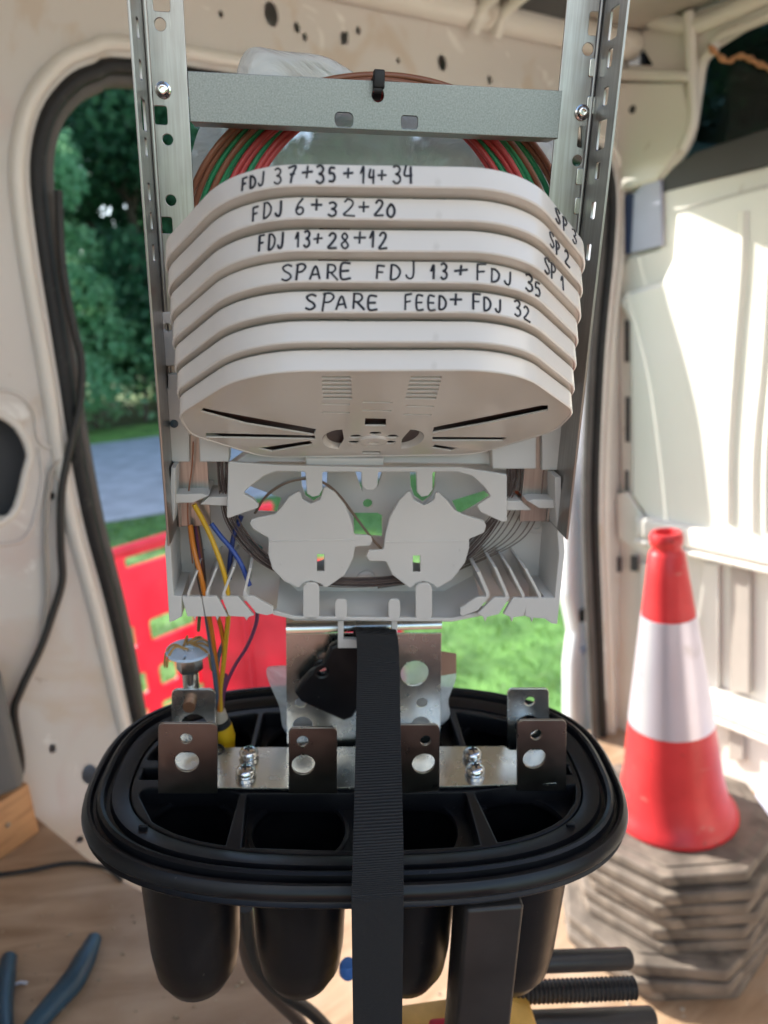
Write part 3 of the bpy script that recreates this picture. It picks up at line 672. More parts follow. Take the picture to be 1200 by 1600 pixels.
hub_h = [petal(R(a), 0.0086, 0.0158, 0.0047) for a in (30, 90, 150, 210, 270, 330)]
for sx in (-1, 1):
    P = []
    for kk in range(12):
        t = math.pi*(-0.5+kk/11); P.append((HUB[0]+sx*(0.0195+0.0105*math.cos(t)), HUB[1]+0.0205*math.sin(t)))
    P += [(HUB[0]+sx*0.0180, HUB[1]+0.008), (HUB[0]+sx*0.0172, HUB[1]), (HUB[0]+sx*0.0180, HUB[1]-0.008)]
    hub_h.append(P)
allh = slots+hub_h
_ry = Matrix.Rotation(R(-2.2), 2)
OUT = [(q_.x*1.043+0.0042, q_.y) for q_ in (_ry@Vector(p) for p in OUT)]
def inside(p, poly):
    c = False; N = len(poly)
    for q in range(N):
        a, b_ = poly[q-1], poly[q]
        if (a[1] > p[1]) != (b_[1] > p[1]) and p[0] < (b_[0]-a[0])*(p[1]-a[1])/(b_[1]-a[1])+a[0]: c = not c
    return c
_lim = inset(OUT, 0.0022); ok = []
for H_ in allh:
    if not all(inside(p, _lim) for p in H_): continue
    if any(any(inside(p, G_) for p in H_) or any(inside(p, H_) for p in G_) for G_ in ok): continue
    ok.append(H_)
allh = ok
fl_me = MB().plate(inset(OUT, 0.0004), 0.0011, allh, 0.0002, frame='XY', at=0.0005)
tray0 = None
PATH = []                                     # outer rim path with arc length for the writing
segs = [Vector((*p, 0)) for p in OUT]
def rim_mesh():
    b = MB(); N = len(OUT)
    prof = [(0.0, 0.0006), (-0.0005, 0.0), (-0.0011, 0.0), (-0.0016, 0.0006), (-0.0016, RH-0.0004), (-0.0011, RH), (-0.0004, RH), (0.0, RH-0.0005)]
    rs = []
    for d, z in prof: 
        pts = inset(OUT, -d) if d else OUT
        rs.append([(p[0], p[1], z) for p in pts])
    rs.append(rs[0]); b.rings(rs); return b
rimo = None; parts = []
tl = ['top splice tray marked FDJ 37+35+14+34', 'splice tray marked FDJ 6+32+20', 'splice tray marked FDJ 13+28+12', 'splice tray marked SPARE FDJ 13 + FDJ 35', 'splice tray marked SPARE FEED + FDJ 32', 'blank splice tray second from the bottom', 'blank bottom splice tray with its underside and hub in view']
first = None; trays = [None]*7
pivot_me = None
for i in range(7):
    if first is None:
        o = rim_mesh().build('splice_tray', plastic, clo, tray_m(0), smooth=30)
        f = fl_me.build('floor', plastic, o)
        MB().plate(inset(OUT, 0.004), 0.002, bev=0.0003, frame='XY', at=0.0040).build('tray_slot_shade', mat('dark tray shade', (.07,.035,.03), .5), o)  # dark sheet inside the tray so its slots read as deep shade
        hb = MB()
        hb.lathe([(0.0085, 0.0005), (0.0085, -0.0012), (0.0040, -0.0020), (0.0028, -0.0016), (0.0024, 0.0005)], 28, Matrix.Translation((HUB[0], HUB[1], 0)))
        for sx in (-1, 1):   # curved wall of the lens shaped pockets
            P1 = [(HUB[0]+sx*(0.0195+0.0105*math.cos(math.pi*(-0.5+q/11))), HUB[1]+0.0205*math.sin(math.pi*(-0.5+q/11))) for q in range(12)]
            bmv = bmesh.new(); v1 = [bmv.verts.new((*p, 0.0004)) for p in P1]; v2 = [bmv.verts.new((HUB[0]+(p[0]-HUB[0])*0.82, HUB[1]+(p[1]-HUB[1])*0.9, 0.008)) for p in P1]
            for q in range(11): bmv.faces.new((v1[q], v1[q+1], v2[q+1], v2[q]))
            bmv.faces.new(v2); hb._merge(bmv)
        hb.build('hub', plastic, o)
        first = o
    else:
        o = first.copy(); COL.objects.link(o); o.parent = clo; o.matrix_local = tray_m(i)
        for ch in first.children:
            if ch.name.split('.')[0] in ('floor', 'hub', 'tray_slot_shade'): c = ch.copy(); COL.objects.link(c); c.parent = o
    o['label'] = tl[6-i]; trays[i] = o
# hand writing: strokes on the rims
G = {
 'F': [[(0,0),(.05,1)],[(.02,1),(.75,1.02)],[(.04,.52),(.6,.55)]],
 'D': [[(.05,0),(.1,1)],[(0,.98),(.45,.95),(.85,.6),(.75,.2),(.4,.0),(0,-.02)]],
 'J': [[(.75,1.05),(.72,.3),(.55,.02),(.25,.05),(.1,.25)]],
 'S': [[(.9,.9),(.55,1.02),(.15,.85),(.3,.6),(.7,.4),(.8,.15),(.45,-.05),(.05,.05)]],
 'P': [[(.1,-.1),(.2,1)],[(.05,.95),(.55,1.02),(.85,.8),(.6,.5),(.2,.45)]],
 'A': [[(0,0),(.45,1),(.9,0)],[(.15,.35),(.8,.38)]],
 'R': [[(.1,0),(.15,1)],[(.05,.98),(.6,1.0),(.75,.75),(.5,.5),(.18,.48)],[(.35,.48),(.95,.0)]],
 'E': [[(.8,1),(.1,.98),(.1,.02),(.85,.02)],[(.1,.5),(.7,.52)]],
 '0': [[(.45,.75),(.15,.5),(.15,.15),(.45,0),(.75,.2),(.75,.55),(.5,.78),(.3,.7)]],
 '1': [[(.15,.55),(.5,1),(.5,0)]],
 '2': [[(.1,.8),(.35,1),(.7,.9),(.7,.65),(.35,.3),(.05,.02),(.9,.0)]],
 '3': [[(.1,.9),(.45,1.02),(.75,.85),(.6,.6),(.35,.52),(.7,.42),(.75,.15),(.4,-.03),(.05,.1)]],
 '4': [[(.25,1),(.1,.45),(.85,.5)],[(.7,.95),(.68,0)]],
 '5': [[(.8,1),(.25,.98),(.18,.58),(.55,.62),(.78,.35),(.6,.05),(.1,.02)]],
 '6': [[(.6,1.05),(.25,.65),(.12,.25),(.35,0),(.65,.12),(.65,.38),(.4,.48),(.18,.32)]],
 '7': [[(.05,.92),(.8,1),(.5,.45),(.38,-.02)],[(.25,.5),(.75,.55)]],
 '8': [[(.5,.52),(.2,.75),(.45,1),(.7,.8),(.5,.52),(.15,.25),(.45,0),(.78,.22),(.5,.52)]],
 '+': [[(.05,.45),(.95,.5)],[(.5,.9),(.48,.05)]],
}
NP = len(OUT); i0 = min(range(NP), key=lambda q: (OUT[q][0]+0.1035)**2+(OUT[q][1]-0.098)**2)
seq = []
q = i0
dirn = 1 if OUT[(i0+3) % NP][1] < OUT[i0][1] else -1
while True:
    seq.append(Vector((*OUT[q % NP], 0))); q += dirn
    if abs(OUT[q % NP][1]-0.098) < 0.002 and OUT[q % NP][0] > 0.09: break
    if len(seq) > 400: break
cum = [0.0]
for a_, c_ in zip(seq, seq[1:]): cum.append(cum[-1]+(c_-a_).length)
def rim_at(s):
    s = max(0, min(cum[-1]-1e-6, s)); j = max(0, np.searchsorted(cum, s)-1); t = (s-cum[j])/max(1e-9, cum[j+1]-cum[j])
    p = seq[j].lerp(seq[j+1], t); d = (seq[j+1]-seq[j]).normalized(); nrm = Vector((d.y, -d.x, 0))
    if nrm.dot(p-Vector((0, 0.08, 0))) < 0: nrm = -nrm
    return p, nrm
MI = M.transposed()
def proj(p):
    c = MI@(p-CAM); return 600+F*c.x/-c.z, 800-F*c.y/-c.z
def s_of(px, i):
    m = RM@tray_m(i); lo, hi = 0.02, cum[-1]-0.02
    for _ in range(40):
        md = (lo+hi)/2
        if proj(m@(rim_at(md)[0]+Vector((0, 0, RH/2))))[0] < px: lo = md
        else: hi = md
    return lo
def write(i, items, h=0.0070, z0=0.0014, r=0.00050):
    b = MB()
    for txt, xa, xb, *hz in items:
        hh, zz = (hz+[h, z0][len(hz):])[:2] if hz else (h, z0)
        sa_, sb_ = s_of(xa, i), s_of(xb, i); n_ = len(txt); w = (sb_-sa_)/n_
        for kk, chh in enumerate(txt):
            jx, jz, sl_ = random.uniform(-.06, .06), random.uniform(-.10, .10), random.uniform(0.02, .20); ks = random.uniform(.86, 1.08); tl_ = random.uniform(-.10, .10)
            for st in G[chh]:
                pts = cr([(a_, c_, 0) for a_, c_ in st], 5) if len(st) > 2 else [Vector((*st[0], 0)).lerp(Vector((*st[1], 0)), t/6) for t in range(7)]
                P = []
                for p in pts:
                    s = sa_+w*(kk+0.04+jx+0.84*ks*(p.x+sl_*p.y*0.6)); pos, nr = rim_at(s)
                    P.append(pos+nr*0.00012+Vector((0, 0, zz+hh*(p.y*ks+jz*.5+tl_*(p.x-.4)))))
                b.tube(P, r*random.uniform(.85, 1.15), 6)
    b.build('handwriting', ink, trays[i])
write(6, [('FDJ', 378, 416, .0058, .0014), ('37', 428, 467, .0075), ('+', 469, 490, .006, .003), ('35', 493, 530, .0075), ('+', 534, 558, .006, .003), ('14', 561, 590, .0075), ('+', 587, 608, .006, .0028), ('34', 611, 647, .0074)])
write(5, [('FDJ', 395, 445), ('6', 460, 483), ('+', 485, 508, .006, .003), ('32', 511, 557), ('+', 559, 583, .006, .003), ('20', 584, 622)])
write(4, [('FDJ', 405, 446), ('13', 459, 487), ('+', 487, 509, .006, .003), ('28', 511, 550), ('+', 549, 573, .006, .003), ('12', 574, 608)])
write(3, [('SPARE', 437, 555), ('FDJ', 587, 652), ('13', 670, 702), ('+', 705, 736, .006, .003), ('FDJ', 744, 804), ('35', 818, 847, .0075)])
write(2, [('SPARE', 475, 596), ('FEED', 632, 702), ('+', 700, 724, .006, .0028), ('FDJ', 737, 788), ('32', 801, 830, .0075)])
for i, t_, a_, c_ in ((6, 'SP3', 866, 903), (5, 'SP2', 857, 890), (4, 'SP1', 848, 884)): write(i, [(t_[:2], a_, a_+(c_-a_)*0.6, .0075), (t_[2], a_+(c_-a_)*0.72, c_, .0075)])

# ---- white cable holder below the trays
def P8(cx, cy): return (340+cx/2.4, 690+cy/2.4)
YF, YB = -0.012, 0.022
def hpl(pts, y): return [rk(*P8(a, c), y) for a, c in pts]
def rr(pts, y, r): return rpoly([(*rk(*P8(a, c), y), r) for a, c in pts], 4)
hold = MB()
bh = [hpl([(97,192),(122,168),(240,212),(222,265),(150,262),(155,238),(135,213)], YB), hpl([(510,268),(600,268),(618,278),(618,358),(512,350)], YB), circ(rk(*P8(563,233), YB), 18/2.4*px_r(570,790,YB), 18),
      hpl([(880,222),(1000,185),(1022,205),(960,245),(905,275)], YB), hpl([(313,110),(412,110),(410,165),(392,205),(360,225),(330,205),(316,165)], YB), hpl([(517,113),(542,113),(542,186)], YB), hpl([(598,115),(617,115),(600,168)], YB),
      hpl([(722,115),(818,115),(815,170),(800,205),(770,228),(738,205),(724,165)], YB),
      hpl([(1086,185),(1142,185),(1142,208),(1086,208)], YB), hpl([(372,420),(402,420),(402,490),(372,490)], YB), hpl([(732,425),(761,425),(761,492),(732,492)], YB), hpl([(-4,163),(40,163),(40,198),(-4,198)], YB)]
bo_ = [rk(268,722,YB), rk(872,722,YB), rk(866,938,YB), rk(750,942,YB), rk(715,958,YB), rk(430,955,YB), rk(392,940,YB), rk(274,934,YB)]
holder = MB().plate(bo_, 0.003, bh, 0.0005, frame='XZ', at=YB).build('cable_holder', holder_pl, clo)
def hb_(pts, y, th, name, r=0.002, bev=0.0006, holes=(), m=holder_pl):
    return MB().plate(rr(pts, y, r), th, holes, bev, frame='XZ', at=y).build(name, m, holder)
# top bar with its wings and the three tongues
top_bar = [(40,75),(230,88),(560,96),(910,96),(1085,124),(1086,300),(1068,302),(985,265),(972,240),(1024,206),(1000,170),(955,130),(900,114),(806,114),(806,180),(790,203),(765,208),(748,190),(745,114),(602,114),(600,165),(585,182),(556,182),(540,165),(540,114),(393,114),(393,180),(380,203),(355,208),(335,195),(329,114),(220,112),(172,130),(110,178),(96,194),(132,214),(155,238),(150,250),(34,290)]
hb_(top_bar, YF, 0.0028, 'retaining_bar', 0.0012)
# two round fibre guides
dl = [(120,308),(128,292),(155,284),(215,272),(232,255),(268,208),(310,182),(318,215),(350,234),(385,218),(400,165),(440,190),(480,240),(503,300),(512,350),(575,352),(581,372),(572,392),(516,394),(508,440),(478,500),(405,551),(388,534),(350,523),(315,534),(308,552),(250,525),(205,478),(190,425),(190,362),(135,330)]
dr = [(622,406),(568,408),(556,428),(568,448),(632,450),(655,500),(725,553),(742,534),(775,524),(808,536),(822,552),(880,518),(928,455),(944,400),(943,366),(1000,342),(1008,316),(998,296),(925,275),(890,258),(862,222),(818,180),(812,218),(775,240),(735,218),(722,178),(680,222),(645,285),(628,350)]
YD = -0.009
hb_(dl, YD, 0.0025, 'fibre_guide', 0.0018, holes=[hpl([(373,423),(400,423),(400,487),(373,487)], YD)])
hb_(dr, YD, 0.0025, 'fibre_guide', 0.0018, holes=[hpl([(733,428),(760,428),(760,489),(733,489)], YD)])
for cx_, cy_ in ((238, 460), (887, 464), (910, 408), (470, 470)):
    c = rk(*P8(cx_, cy_), YD); MB().lathe([(0.0009, 0), (0.0009, 0.0003), (0.0001, 0.0004)], 12, Matrix.Translation((c[0], YD, c[1])) @ Matrix.Rotation(R(90), 4, 'X')).build('pip', holder_pl, holder)
for xa_, xb_, yc_ in ((192, 511, 371), (627, 942, 375)):
    p0_, p1_ = rk(*P8(xa_, yc_), YD), rk(*P8(xb_, yc_), YD)
    MB().box(((p0_[0]+p1_[0])/2, YD-0.0001, (p0_[1]+p1_[1])/2), (p1_[0]-p0_[0], 0.0006, 0.0010), 0.0002).build('guide_rib', holder_pl, holder)
for c in ((352, 378), (778, 382)):   # drums behind the guides
    cc = rk(*P8(*c), 0.006); kk = px_r(500, 850, 0.006)
    MB().lathe([(118/2.4*kk, -0.006), (118/2.4*kk, 0.0155)], 40, Matrix.Translation((cc[0], 0.0063, cc[1])) @ Matrix.Rotation(R(-90), 4, 'X')).build('drum', holder_pl, holder)
# posts, lower trough lip and back-sloping trough
for x0_, x1_, y0_ in ((320, 382, 530), (742, 805, 532), (440, 486, 590), (640, 685, 590)):
    w = x1_-x0_
    hb_([(x0_, 668), (x0_, y0_+w*0.25), (x0_+w*0.2, y0_), (x1_-w*0.2, y0_), (x1_, y0_+w*0.25), (x1_, 670)], YF, 0.0024, 'finger', 0.004)
lip = [(205,650),(288,668),(560,672),(880,676),(1000,652),(1000,636),(878,662),(560,659),(290,655),(208,632)]
hb_(lip, YF, 0.0030, 'trough_lip', 0.0015)
tz = [rk(*P8(220, 640), YF), rk(*P8(290, 664), YF), rk(*P8(880, 668), YF), rk(*P8(1000, 640), YF)]
tzb = [rk(*P8(235, 500), YB), rk(*P8(300, 560), YB), rk(*P8(850, 560), YB), rk(*P8(960, 500), YB)]
bmv = bmesh.new()
A1 = [bmv.verts.new((p[0], YF+0.001, p[1])) for p in tz]; B1 = [bmv.verts.new((p[0], YB, p[1])) for p in tzb]
A2 = [bmv.verts.new((p[0], YF+0.001, p[1]-0.002)) for p in tz]; B2 = [bmv.verts.new((p[0], YB, p[1]-0.002)) for p in tzb]
for q in range(3): bmv.faces.new((A1[q], A1[q+1], B1[q+1], B1[q])); bmv.faces.new((A2[q], B2[q], B2[q+1], A2[q+1]))
tr_ = MB(); tr_._merge(bmv); tr_.build('trough', holder_pl, holder)
# side walls
def P7(cx, cy): return (230+cx*0.29167, 690+cy*0.29167)
def P9(cx, cy): return (560+cx*0.29167, 690+cy*0.29167)
def sw(pts, f, y0, y1, name, m=holder_pl, bev=0.0005):
    return MB().plate([rk(*f(a, c), y0) for a, c in pts], y1-y0, bev=bev, frame='XZ', at=y0).build(name, m, holder)
YS = -0.016
sw([(128,140),(118,350),(94,560),(118,968),(146,960),(185,938),(185,828),(142,826),(126,560),(150,350),(152,140)], P7, YS, 0.028, 'side_cheek')
sw([(1086,190),(1086,330),(1106,590),(1066,978),(1036,975),(1000,950),(1000,838),(1052,838),(1074,600),(1055,340),(1053,190)], P9, YS, 0.028, 'side_cheek')
# comb of slanted fins with their front tabs and little spikes
for tabp, fin in (([(188,830),(282,830),(292,842),(307,938),(262,938),(256,958),(248,938),(215,938),(188,850)], [(213,830),(213,812),(262,695),(274,695),(228,815),(228,830)]),
                  ([(294,830),(372,830),(382,842),(432,938),(384,938),(376,962),(366,938),(312,938)], [(312,830),(312,806),(366,678),(379,678),(328,806),(330,830)]),
                  ([(398,830),(488,830),(498,842),(572,932),(545,940),(532,960),(520,940),(438,936)], [(402,830),(402,808),(458,672),(472,672),(418,810),(425,830)]),
                  ([(508,828),(575,828),(590,840),(676,888),(676,922),(640,932),(585,920)], [(512,828),(514,802),(546,678),(562,678),(528,806),(545,828)])):
    sw(tabp, P7, YS, YS+0.003, 'comb_tab'); sw(fin, P7, YS, 0.024, 'comb_fin')
for tabp, fin in (([(990,838),(908,838),(898,852),(892,935),(922,945),(930,970),(938,945),(1010,950),(1000,838)], [(980,838),(980,822),(902,680),(888,680),(962,825),(962,838)]),
                  ([(908,838),(832,838),(820,850),(778,925),(812,940),(822,968),(832,942),(888,935)], [(892,838),(892,822),(816,676),(802,676),(874,825),(876,838)]),
                  ([(812,835),(732,835),(718,845),(638,922),(668,940),(680,965),(690,940),(752,925)], [(805,836),(806,820),(740,672),(724,672),(786,822),(784,836)]),
                  ([(702,832),(640,832),(622,842),(545,892),(545,930),(560,935),(640,905)], [(702,832),(704,812),(652,695),(634,700),(684,818),(680,832)])):
    sw(tabp, P9, YS, YS+0.003, 'comb_tab'); sw(fin, P9, YS, 0.024, 'comb_fin')
# small shelves and channel covers
sw([(150,282),(290,278),(330,290),(245,328),(150,330)], P7, -0.012, 0.02, 'cable_shelf'); sw([(282,338),(330,296),(432,296),(432,345)], P7, -0.006, 0.02, 'cable_shelf')
sw([(795,318),(872,318),(930,368),(795,370)], P9, -0.006, 0.02, 'cable_shelf'); sw([(905,318),(940,310),(1050,312),(1050,358),(970,358)], P9, -0.012, 0.02, 'cable_shelf')
def cover(pts, y0, y1, name, m=holder_pl, bev=0.001, holes=()):
    return MB().plate(rks(pts, y0), y1-y0, holes, bev, frame='XZ', at=y0).build(name, m, holder)
cover([(252,610),(262,606),(262,585),(296,585),(296,722),(254,722)], -0.004, 0.012, 'channel_cover')
cover([(241,488),(300,488),(300,572),(249,572)], -0.003, 0.010, 'channel_cover', holes=[circ(rk(262,512,-.003), .0022, 14)])
cover([(310,660),(360,660),(358,722),(312,722)], -0.006, 0.008, 'channel_cover')
cover([(846,600),(884,600),(878,735),(847,735)], -0.004, 0.012, 'channel_cover'); cover([(768,690),(838,680),(838,733),(770,733)], -0.006, 0.008, 'channel_cover')
cover([(262,722),(300,722),(300,740),(262,740)], 0.018, 0.021, 'channel_cover', m=trim_shade)
c = rk(272, 662, -0.004); MB().lathe([(0.0026, 0), (0.0024, 0.0008), (0.0001, 0.0010)], 14, Matrix.Translation((c[0], -0.0042, c[1])) @ Matrix.Rotation(R(90), 4, 'X')).build('screw', plblue, holder)
# hinge block under the trays
cover([(478,716),(600,716),(600,728),(478,728)], -0.006, 0.010, 'hinge'); cover([(395,702),(770,705),(792,722),(792,737),(760,726),(405,722),(360,738),(358,728)], 0.002, 0.016, 'hinge')
# grommet washers
for px, py in ((838, 818), (572, 906)):
    c = rk(px, py, YB); MB().lathe([(0.0075, 0), (0.0075, 0.001), (0.006, 0.002), (0.0035, 0.002), (0.003, 0.0006), (0.0001, 0.0006)], 20, Matrix.Translation((c[0], YB-0.0002, c[1])) @ Matrix.Rotation(R(90), 4, 'X')).build('washer', holder_pl, holder)

# bare fibres looping behind the guides
def fib(pts, y, r, m, n=7, name='fibre', par=None):
    P = [rk3(a, c, yy) for a, c, yy in [(p[0], p[1], p[2] if len(p) > 2 else y) for p in pts]]
    return MB().tube(cr(P, n), r, 6).build(name, m, par or holder)
for i in range(17):
    d = i*1.75+random.uniform(-1.5, 1.5); e = random.uniform(-3, 3); y = 0.0+0.0016*(i % 5)
    fib([(338+e+d*0.6, 720), (342+d*0.55, 765+e), (352+d*0.8, 815), (385+d*0.75, 862-d*0.2), (430+d*.3, 893-d*0.45), (500, 914-d*0.5+e*.3), (575, 917-d*.5), (650, 908-d*.5), (712-d*.3, 888-d*0.55), (760-d*.75, 845-d*0.25), (788-d*0.5+e, 800), (806-d*.5, 760+e), (812-d*0.7, 730)], y, 0.00035, fibre)
for i, (xa, xb) in enumerate(((800, 700), (808, 702), (818, 704), (826, 707), (838, 712), (846, 716))):
    fib([(xa+6, 722), (xa+4, 765), (xa-4, 800), (xa-34, 845), (xb+14, 885), (xb-44, 906), (590, 914+i)], 0.008+0.001*i, 0.0004, fibre)
fib([(398,802,.0),(416,775,-.003),(448,754,-.006),(482,748,-.007),(505,754,-.007),(528,772,-.006),(556,808,-.006),(580,840,-.008),(600,862,-.006)], 0, 0.00085, mat('brown fibre tube', (.15,.10,.07), .3))
fib([(400,796,.0),(420,770,-.003),(450,751,-.006),(482,745,-.007)], 0, 0.0006, tgry)
fib([(410,858,.008),(380,838,.010),(362,815,.012)], 0, 0.0013, teal); fib([(418,868,.010),(384,846,.012),(360,820,.014)], 0, 0.001, tgry)
for i in range(6):
    e = i*4.0; fib([(283+e*.6, 724), (287+e*.8, 765), (296+e*.5, 800), (301+e*.7, 850), (309+e*.6, 905), (318+e*.3, 945)], 0.004+0.002*(i % 3), 0.0007, [fibre, tbrn, fibre, tpur, tbrn, fibre][i])
fib([(302,690),(300,730),(294,775),(294,820),(301,880)], -0.006, 0.0005, tbrn); fib([(858,680),(850,730),(846,775)], 0.0, 0.0005, fibre)
for e in (0, 5, 9): fib([(272+e, 522), (266+e*.8, 545), (263+e*.7, 570), (264+e*.6, 598)], 0.011, 0.0006, tblu)

# ---- bracket, ears, screws
ZP = rk(570, 1160, 0.02)[1]
BR = Matrix.Translation((-0.002, -0.010, 0)) @ Matrix.Rotation(R(-4.2), 4, 'Z')
br = MB()
yb0 = 0.018
br.plate([rk(447, 990, yb0), rk(690, 990, yb0), rk(688, 1168, yb0), rk(448, 1168, yb0)], 0.0018, [circ(rk(648,1052,yb0), 22*px_r(640,1050,yb0), 24), circ(rk(659,1098,yb0), 8.5*px_r(659,1098,yb0), 16), circ(rk(470,1098,yb0), 8.5*px_r(470,1098,yb0), 16), circ(rk(503,1050,yb0), 15*px_r(503,1050,yb0), 20),
          circ(rk(657,1133,yb0), 15*px_r(657,1133,yb0), 20), circ(rk(473,1133,yb0), 15*px_r(473,1133,yb0), 20)], 0.0004, frame='XZ', at=yb0)
a_ = rk(447, 990, yb0); c_ = rk(690, 990, yb0); zt_ = rk(570, 975, yb0)[1]
path = [Vector((0, yb0+0.0009, a_[1])), Vector((0, yb0+0.0009, a_[1]+0.002)), Vector((0, yb0+0.002, a_[1]+0.0045)), Vector((0, yb0+0.0045, a_[1]+0.006)), Vector((0, yb0+0.02, a_[1]+0.0066))]
br.ribbon([p+Vector(((a_[0]+c_[0])/2, 0, 0)) for p in path], Vector(((c_[0]-a_[0])/2, 0, 0)), 0.0018)
bracket = br.build('bracket', zinc, clo)
def rbl(px, py): p = rb(px, py, ZP+0.002); return (p.x, p.y)
flat = rpoly([(*rbl(268,1176), .002), (*rbl(325,1176), .001), (*rbl(332,1168), .002), (*rbl(788,1166), .002), (*rbl(797,1172), .001), (*rbl(858,1172), .002), (*rbl(872,1224), .002), (*rbl(705,1229), .004), (*rbl(455,1232), .004), (*rbl(340,1231), .003), (*rbl(258,1226), .002)], 4)
MB().plate(flat, 0.0018, bev=0.0004, frame='XY', at=ZP+0.0005).build('flat_plate', zinc, bracket)
def ear(xl, xr, yt, yb_, y, hs):
    o = rpoly([(*rk(xl, yb_, y), 0), (*rk(xr, yb_, y), 0), (*rk(xr, yt, y), .0045), (*rk(xl, yt, y), .0045)], 6)
    H = [circ(rk(a, c, y), r*px_r(a, c, y), 22) for a, c, r in hs]
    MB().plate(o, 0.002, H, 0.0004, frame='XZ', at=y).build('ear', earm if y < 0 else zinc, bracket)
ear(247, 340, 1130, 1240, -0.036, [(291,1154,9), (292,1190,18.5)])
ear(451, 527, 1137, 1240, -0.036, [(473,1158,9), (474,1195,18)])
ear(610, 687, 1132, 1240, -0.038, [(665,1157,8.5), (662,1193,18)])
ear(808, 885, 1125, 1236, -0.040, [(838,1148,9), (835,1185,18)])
ear(268, 337, 1077, 1190, 0.022, [(303,1133,20)])
ear(793, 858, 1076, 1180, 0.018, [(828,1096,8), (824,1134,19)])
b = MB(); p_ = rk3(297, 1098, 0.022); b.tube([p_+Vector((0, -0.006, 0)), p_+Vector((0, 0.02, 0))], 0.0046, 14); b.build('stud', copper, bracket)
for px, py in ((389, 1180), (384, 1209), (738, 1181), (742, 1206)):
    p_ = rb(px, py+3, ZP+0.0024)
    s_ = MB().lathe([(0.0075, 0), (0.0075, 0.0012), (0.0062, 0.0014), (0.0062, 0.0026), (0.0070, 0.0028), (0.0070, 0.0045), (0.0060, 0.0062), (0.0040, 0.0074), (0.0001, 0.0078)], 22, Matrix.Translation(p_)).build('screw', chrome, bracket)
    x_ = MB(); x_.box((p_.x, p_.y, p_.z+0.0078), (0.0060, 0.0013, 0.0009)); x_.box((p_.x, p_.y, p_.z+0.0078), (0.0013, 0.0060, 0.0010)); x_.build('recess', rubber, s_)
# clamp with aramid yarn on its stud
cz = rk(295, 1016, 0.03); cc = Vector((cz[0], 0.03, cz[1]))
st = MB().tube([cc+Vector((0, 0, -0.032)), cc], 0.0060, 16).build('clamp_stud', zinc, clo)
nutm = MB(); nutm.plate([(0.0095*math.cos(R(60*q)), 0.0095*math.sin(R(60*q))) for q in range(6)], 0.013, bev=0.0006, frame='XY', at=-0.016, mtx=Matrix.Translation(cc)); nutm.build('nut', zinc, st)
dm = MB(); dm.plate(circ((0, 0), 0.0165, 36), 0.0022, [circ((0, 0), 0.004, 16)]+[rpoly([(x*math.cos(t)-y*math.sin(t), x*math.sin(t)+y*math.cos(t)) for x, y in ((0.009, -0.0008), (0.0155, -0.0008), (0.0155, 0.0008), (0.009, 0.0008))]) for t in (0.3, 1.8, 3.2, 4.6)], 0.0004, frame='XY', at=-0.001, mtx=Matrix.Translation(cc)); dm.build('clamp_disc', discblue, st)
ym = MB()
for i in range(9):
    a_ = random.uniform(0, 6.28); r1_ = 0.016
    P = [cc+Vector((math.cos(a_+1)*0.004, math.sin(a_+1)*0.004, 0.003)), cc+Vector((math.cos(a_)*0.010, math.sin(a_)*0.010, 0.004+random.uniform(0, .003))), cc+Vector((math.cos(a_)*r1_, math.sin(a_)*r1_, 0.0)), cc+Vector((math.cos(a_)*(r1_+.002), math.sin(a_)*(r1_+.001), -random.uniform(.008, .020)))]
    ym.tube(cr(P, 5), [0.0009]*15+[0.0003], 5)
ym.build('aramid_yarn', yarn, st)

# ---- black base
def ring(a_, b_, z, n=2.75, N=96):
    P = []
    for q in range(N):
        t = 2*math.pi*q/N; c, s = math.cos(t), math.sin(t)
        P.append((a_*math.copysign(abs(c)**(2/n), c), b_*math.copysign(abs(s)**(2/n), s), z))
    return P
BA, BB = 0.192, 0.114
BT = BR @ Matrix.Translation((0, 0, ZP+0.006))
prof = [(-0.030, -0.0225), (-0.012, -0.0225), (-0.003, -0.0212), (-0.0012, -0.0185), (-0.0045, -0.0165), (-0.0052, -0.0150), (-0.0012, -0.0140), (0.0, -0.0115), (-0.001, -0.0075), (-0.004, -0.0045), (-0.006, -0.0045), (-0.0075, -0.0075), (-0.0095, -0.0075), (-0.0105, -0.003), (-0.0125, -0.0018), (-0.0145, -0.003), (-0.0155, -0.008), (-0.018, -0.008), (-0.0195, -0.004), (-0.026, -0.0045), (-0.030, -0.0065), (-0.0315, -0.014), (-0.033, -0.026)]
bs = MB(); bs.rings([ring(BA+d, BB+d, z) for d, z in prof])
base = bs.build('base', blackpl, clo, BT, smooth=40)
# floor with port openings
ports = [(x, y) for y in (-0.046, 0.044) for x in (-0.116, -0.041, 0.036, 0.113)]
fo = [p[:2] for p in ring(BA-0.020, BB-0.020, 0)]
MB().plate(fo, 0.004, [circ(p, 0.0312, 36) for p in ports], 0.0006, frame='XY', at=-0.0255).build('port_plate', blackpl, base)
rim_ = MB()
for p in ports: rim_.lathe([(0.0318, -0.0225), (0.0345, -0.0220), (0.0345, -0.0205), (0.0318, -0.0202), (0.0314, -0.0225)], 36, Matrix.Translation((*p, 0)))
rim_.build('port_collars', blackpl, base)
for j, p in enumerate(ports):
    D = 0.134 if p[1] < 0 else 0.120
    pr = [(0.0313, -0.0235), (0.0330, -0.0250), (0.0332, -0.035), (0.0328, -0.065), (0.0312, -0.024-D*0.70), (0.0288, -0.024-D*0.85), (0.0225, -0.024-D*0.95), (0.012, -0.024-D*0.99), (0.0001, -0.024-D)]
    MB().lathe(pr, 36, Matrix.Translation((*p, 0))).build('port_tube', blackpl, base)
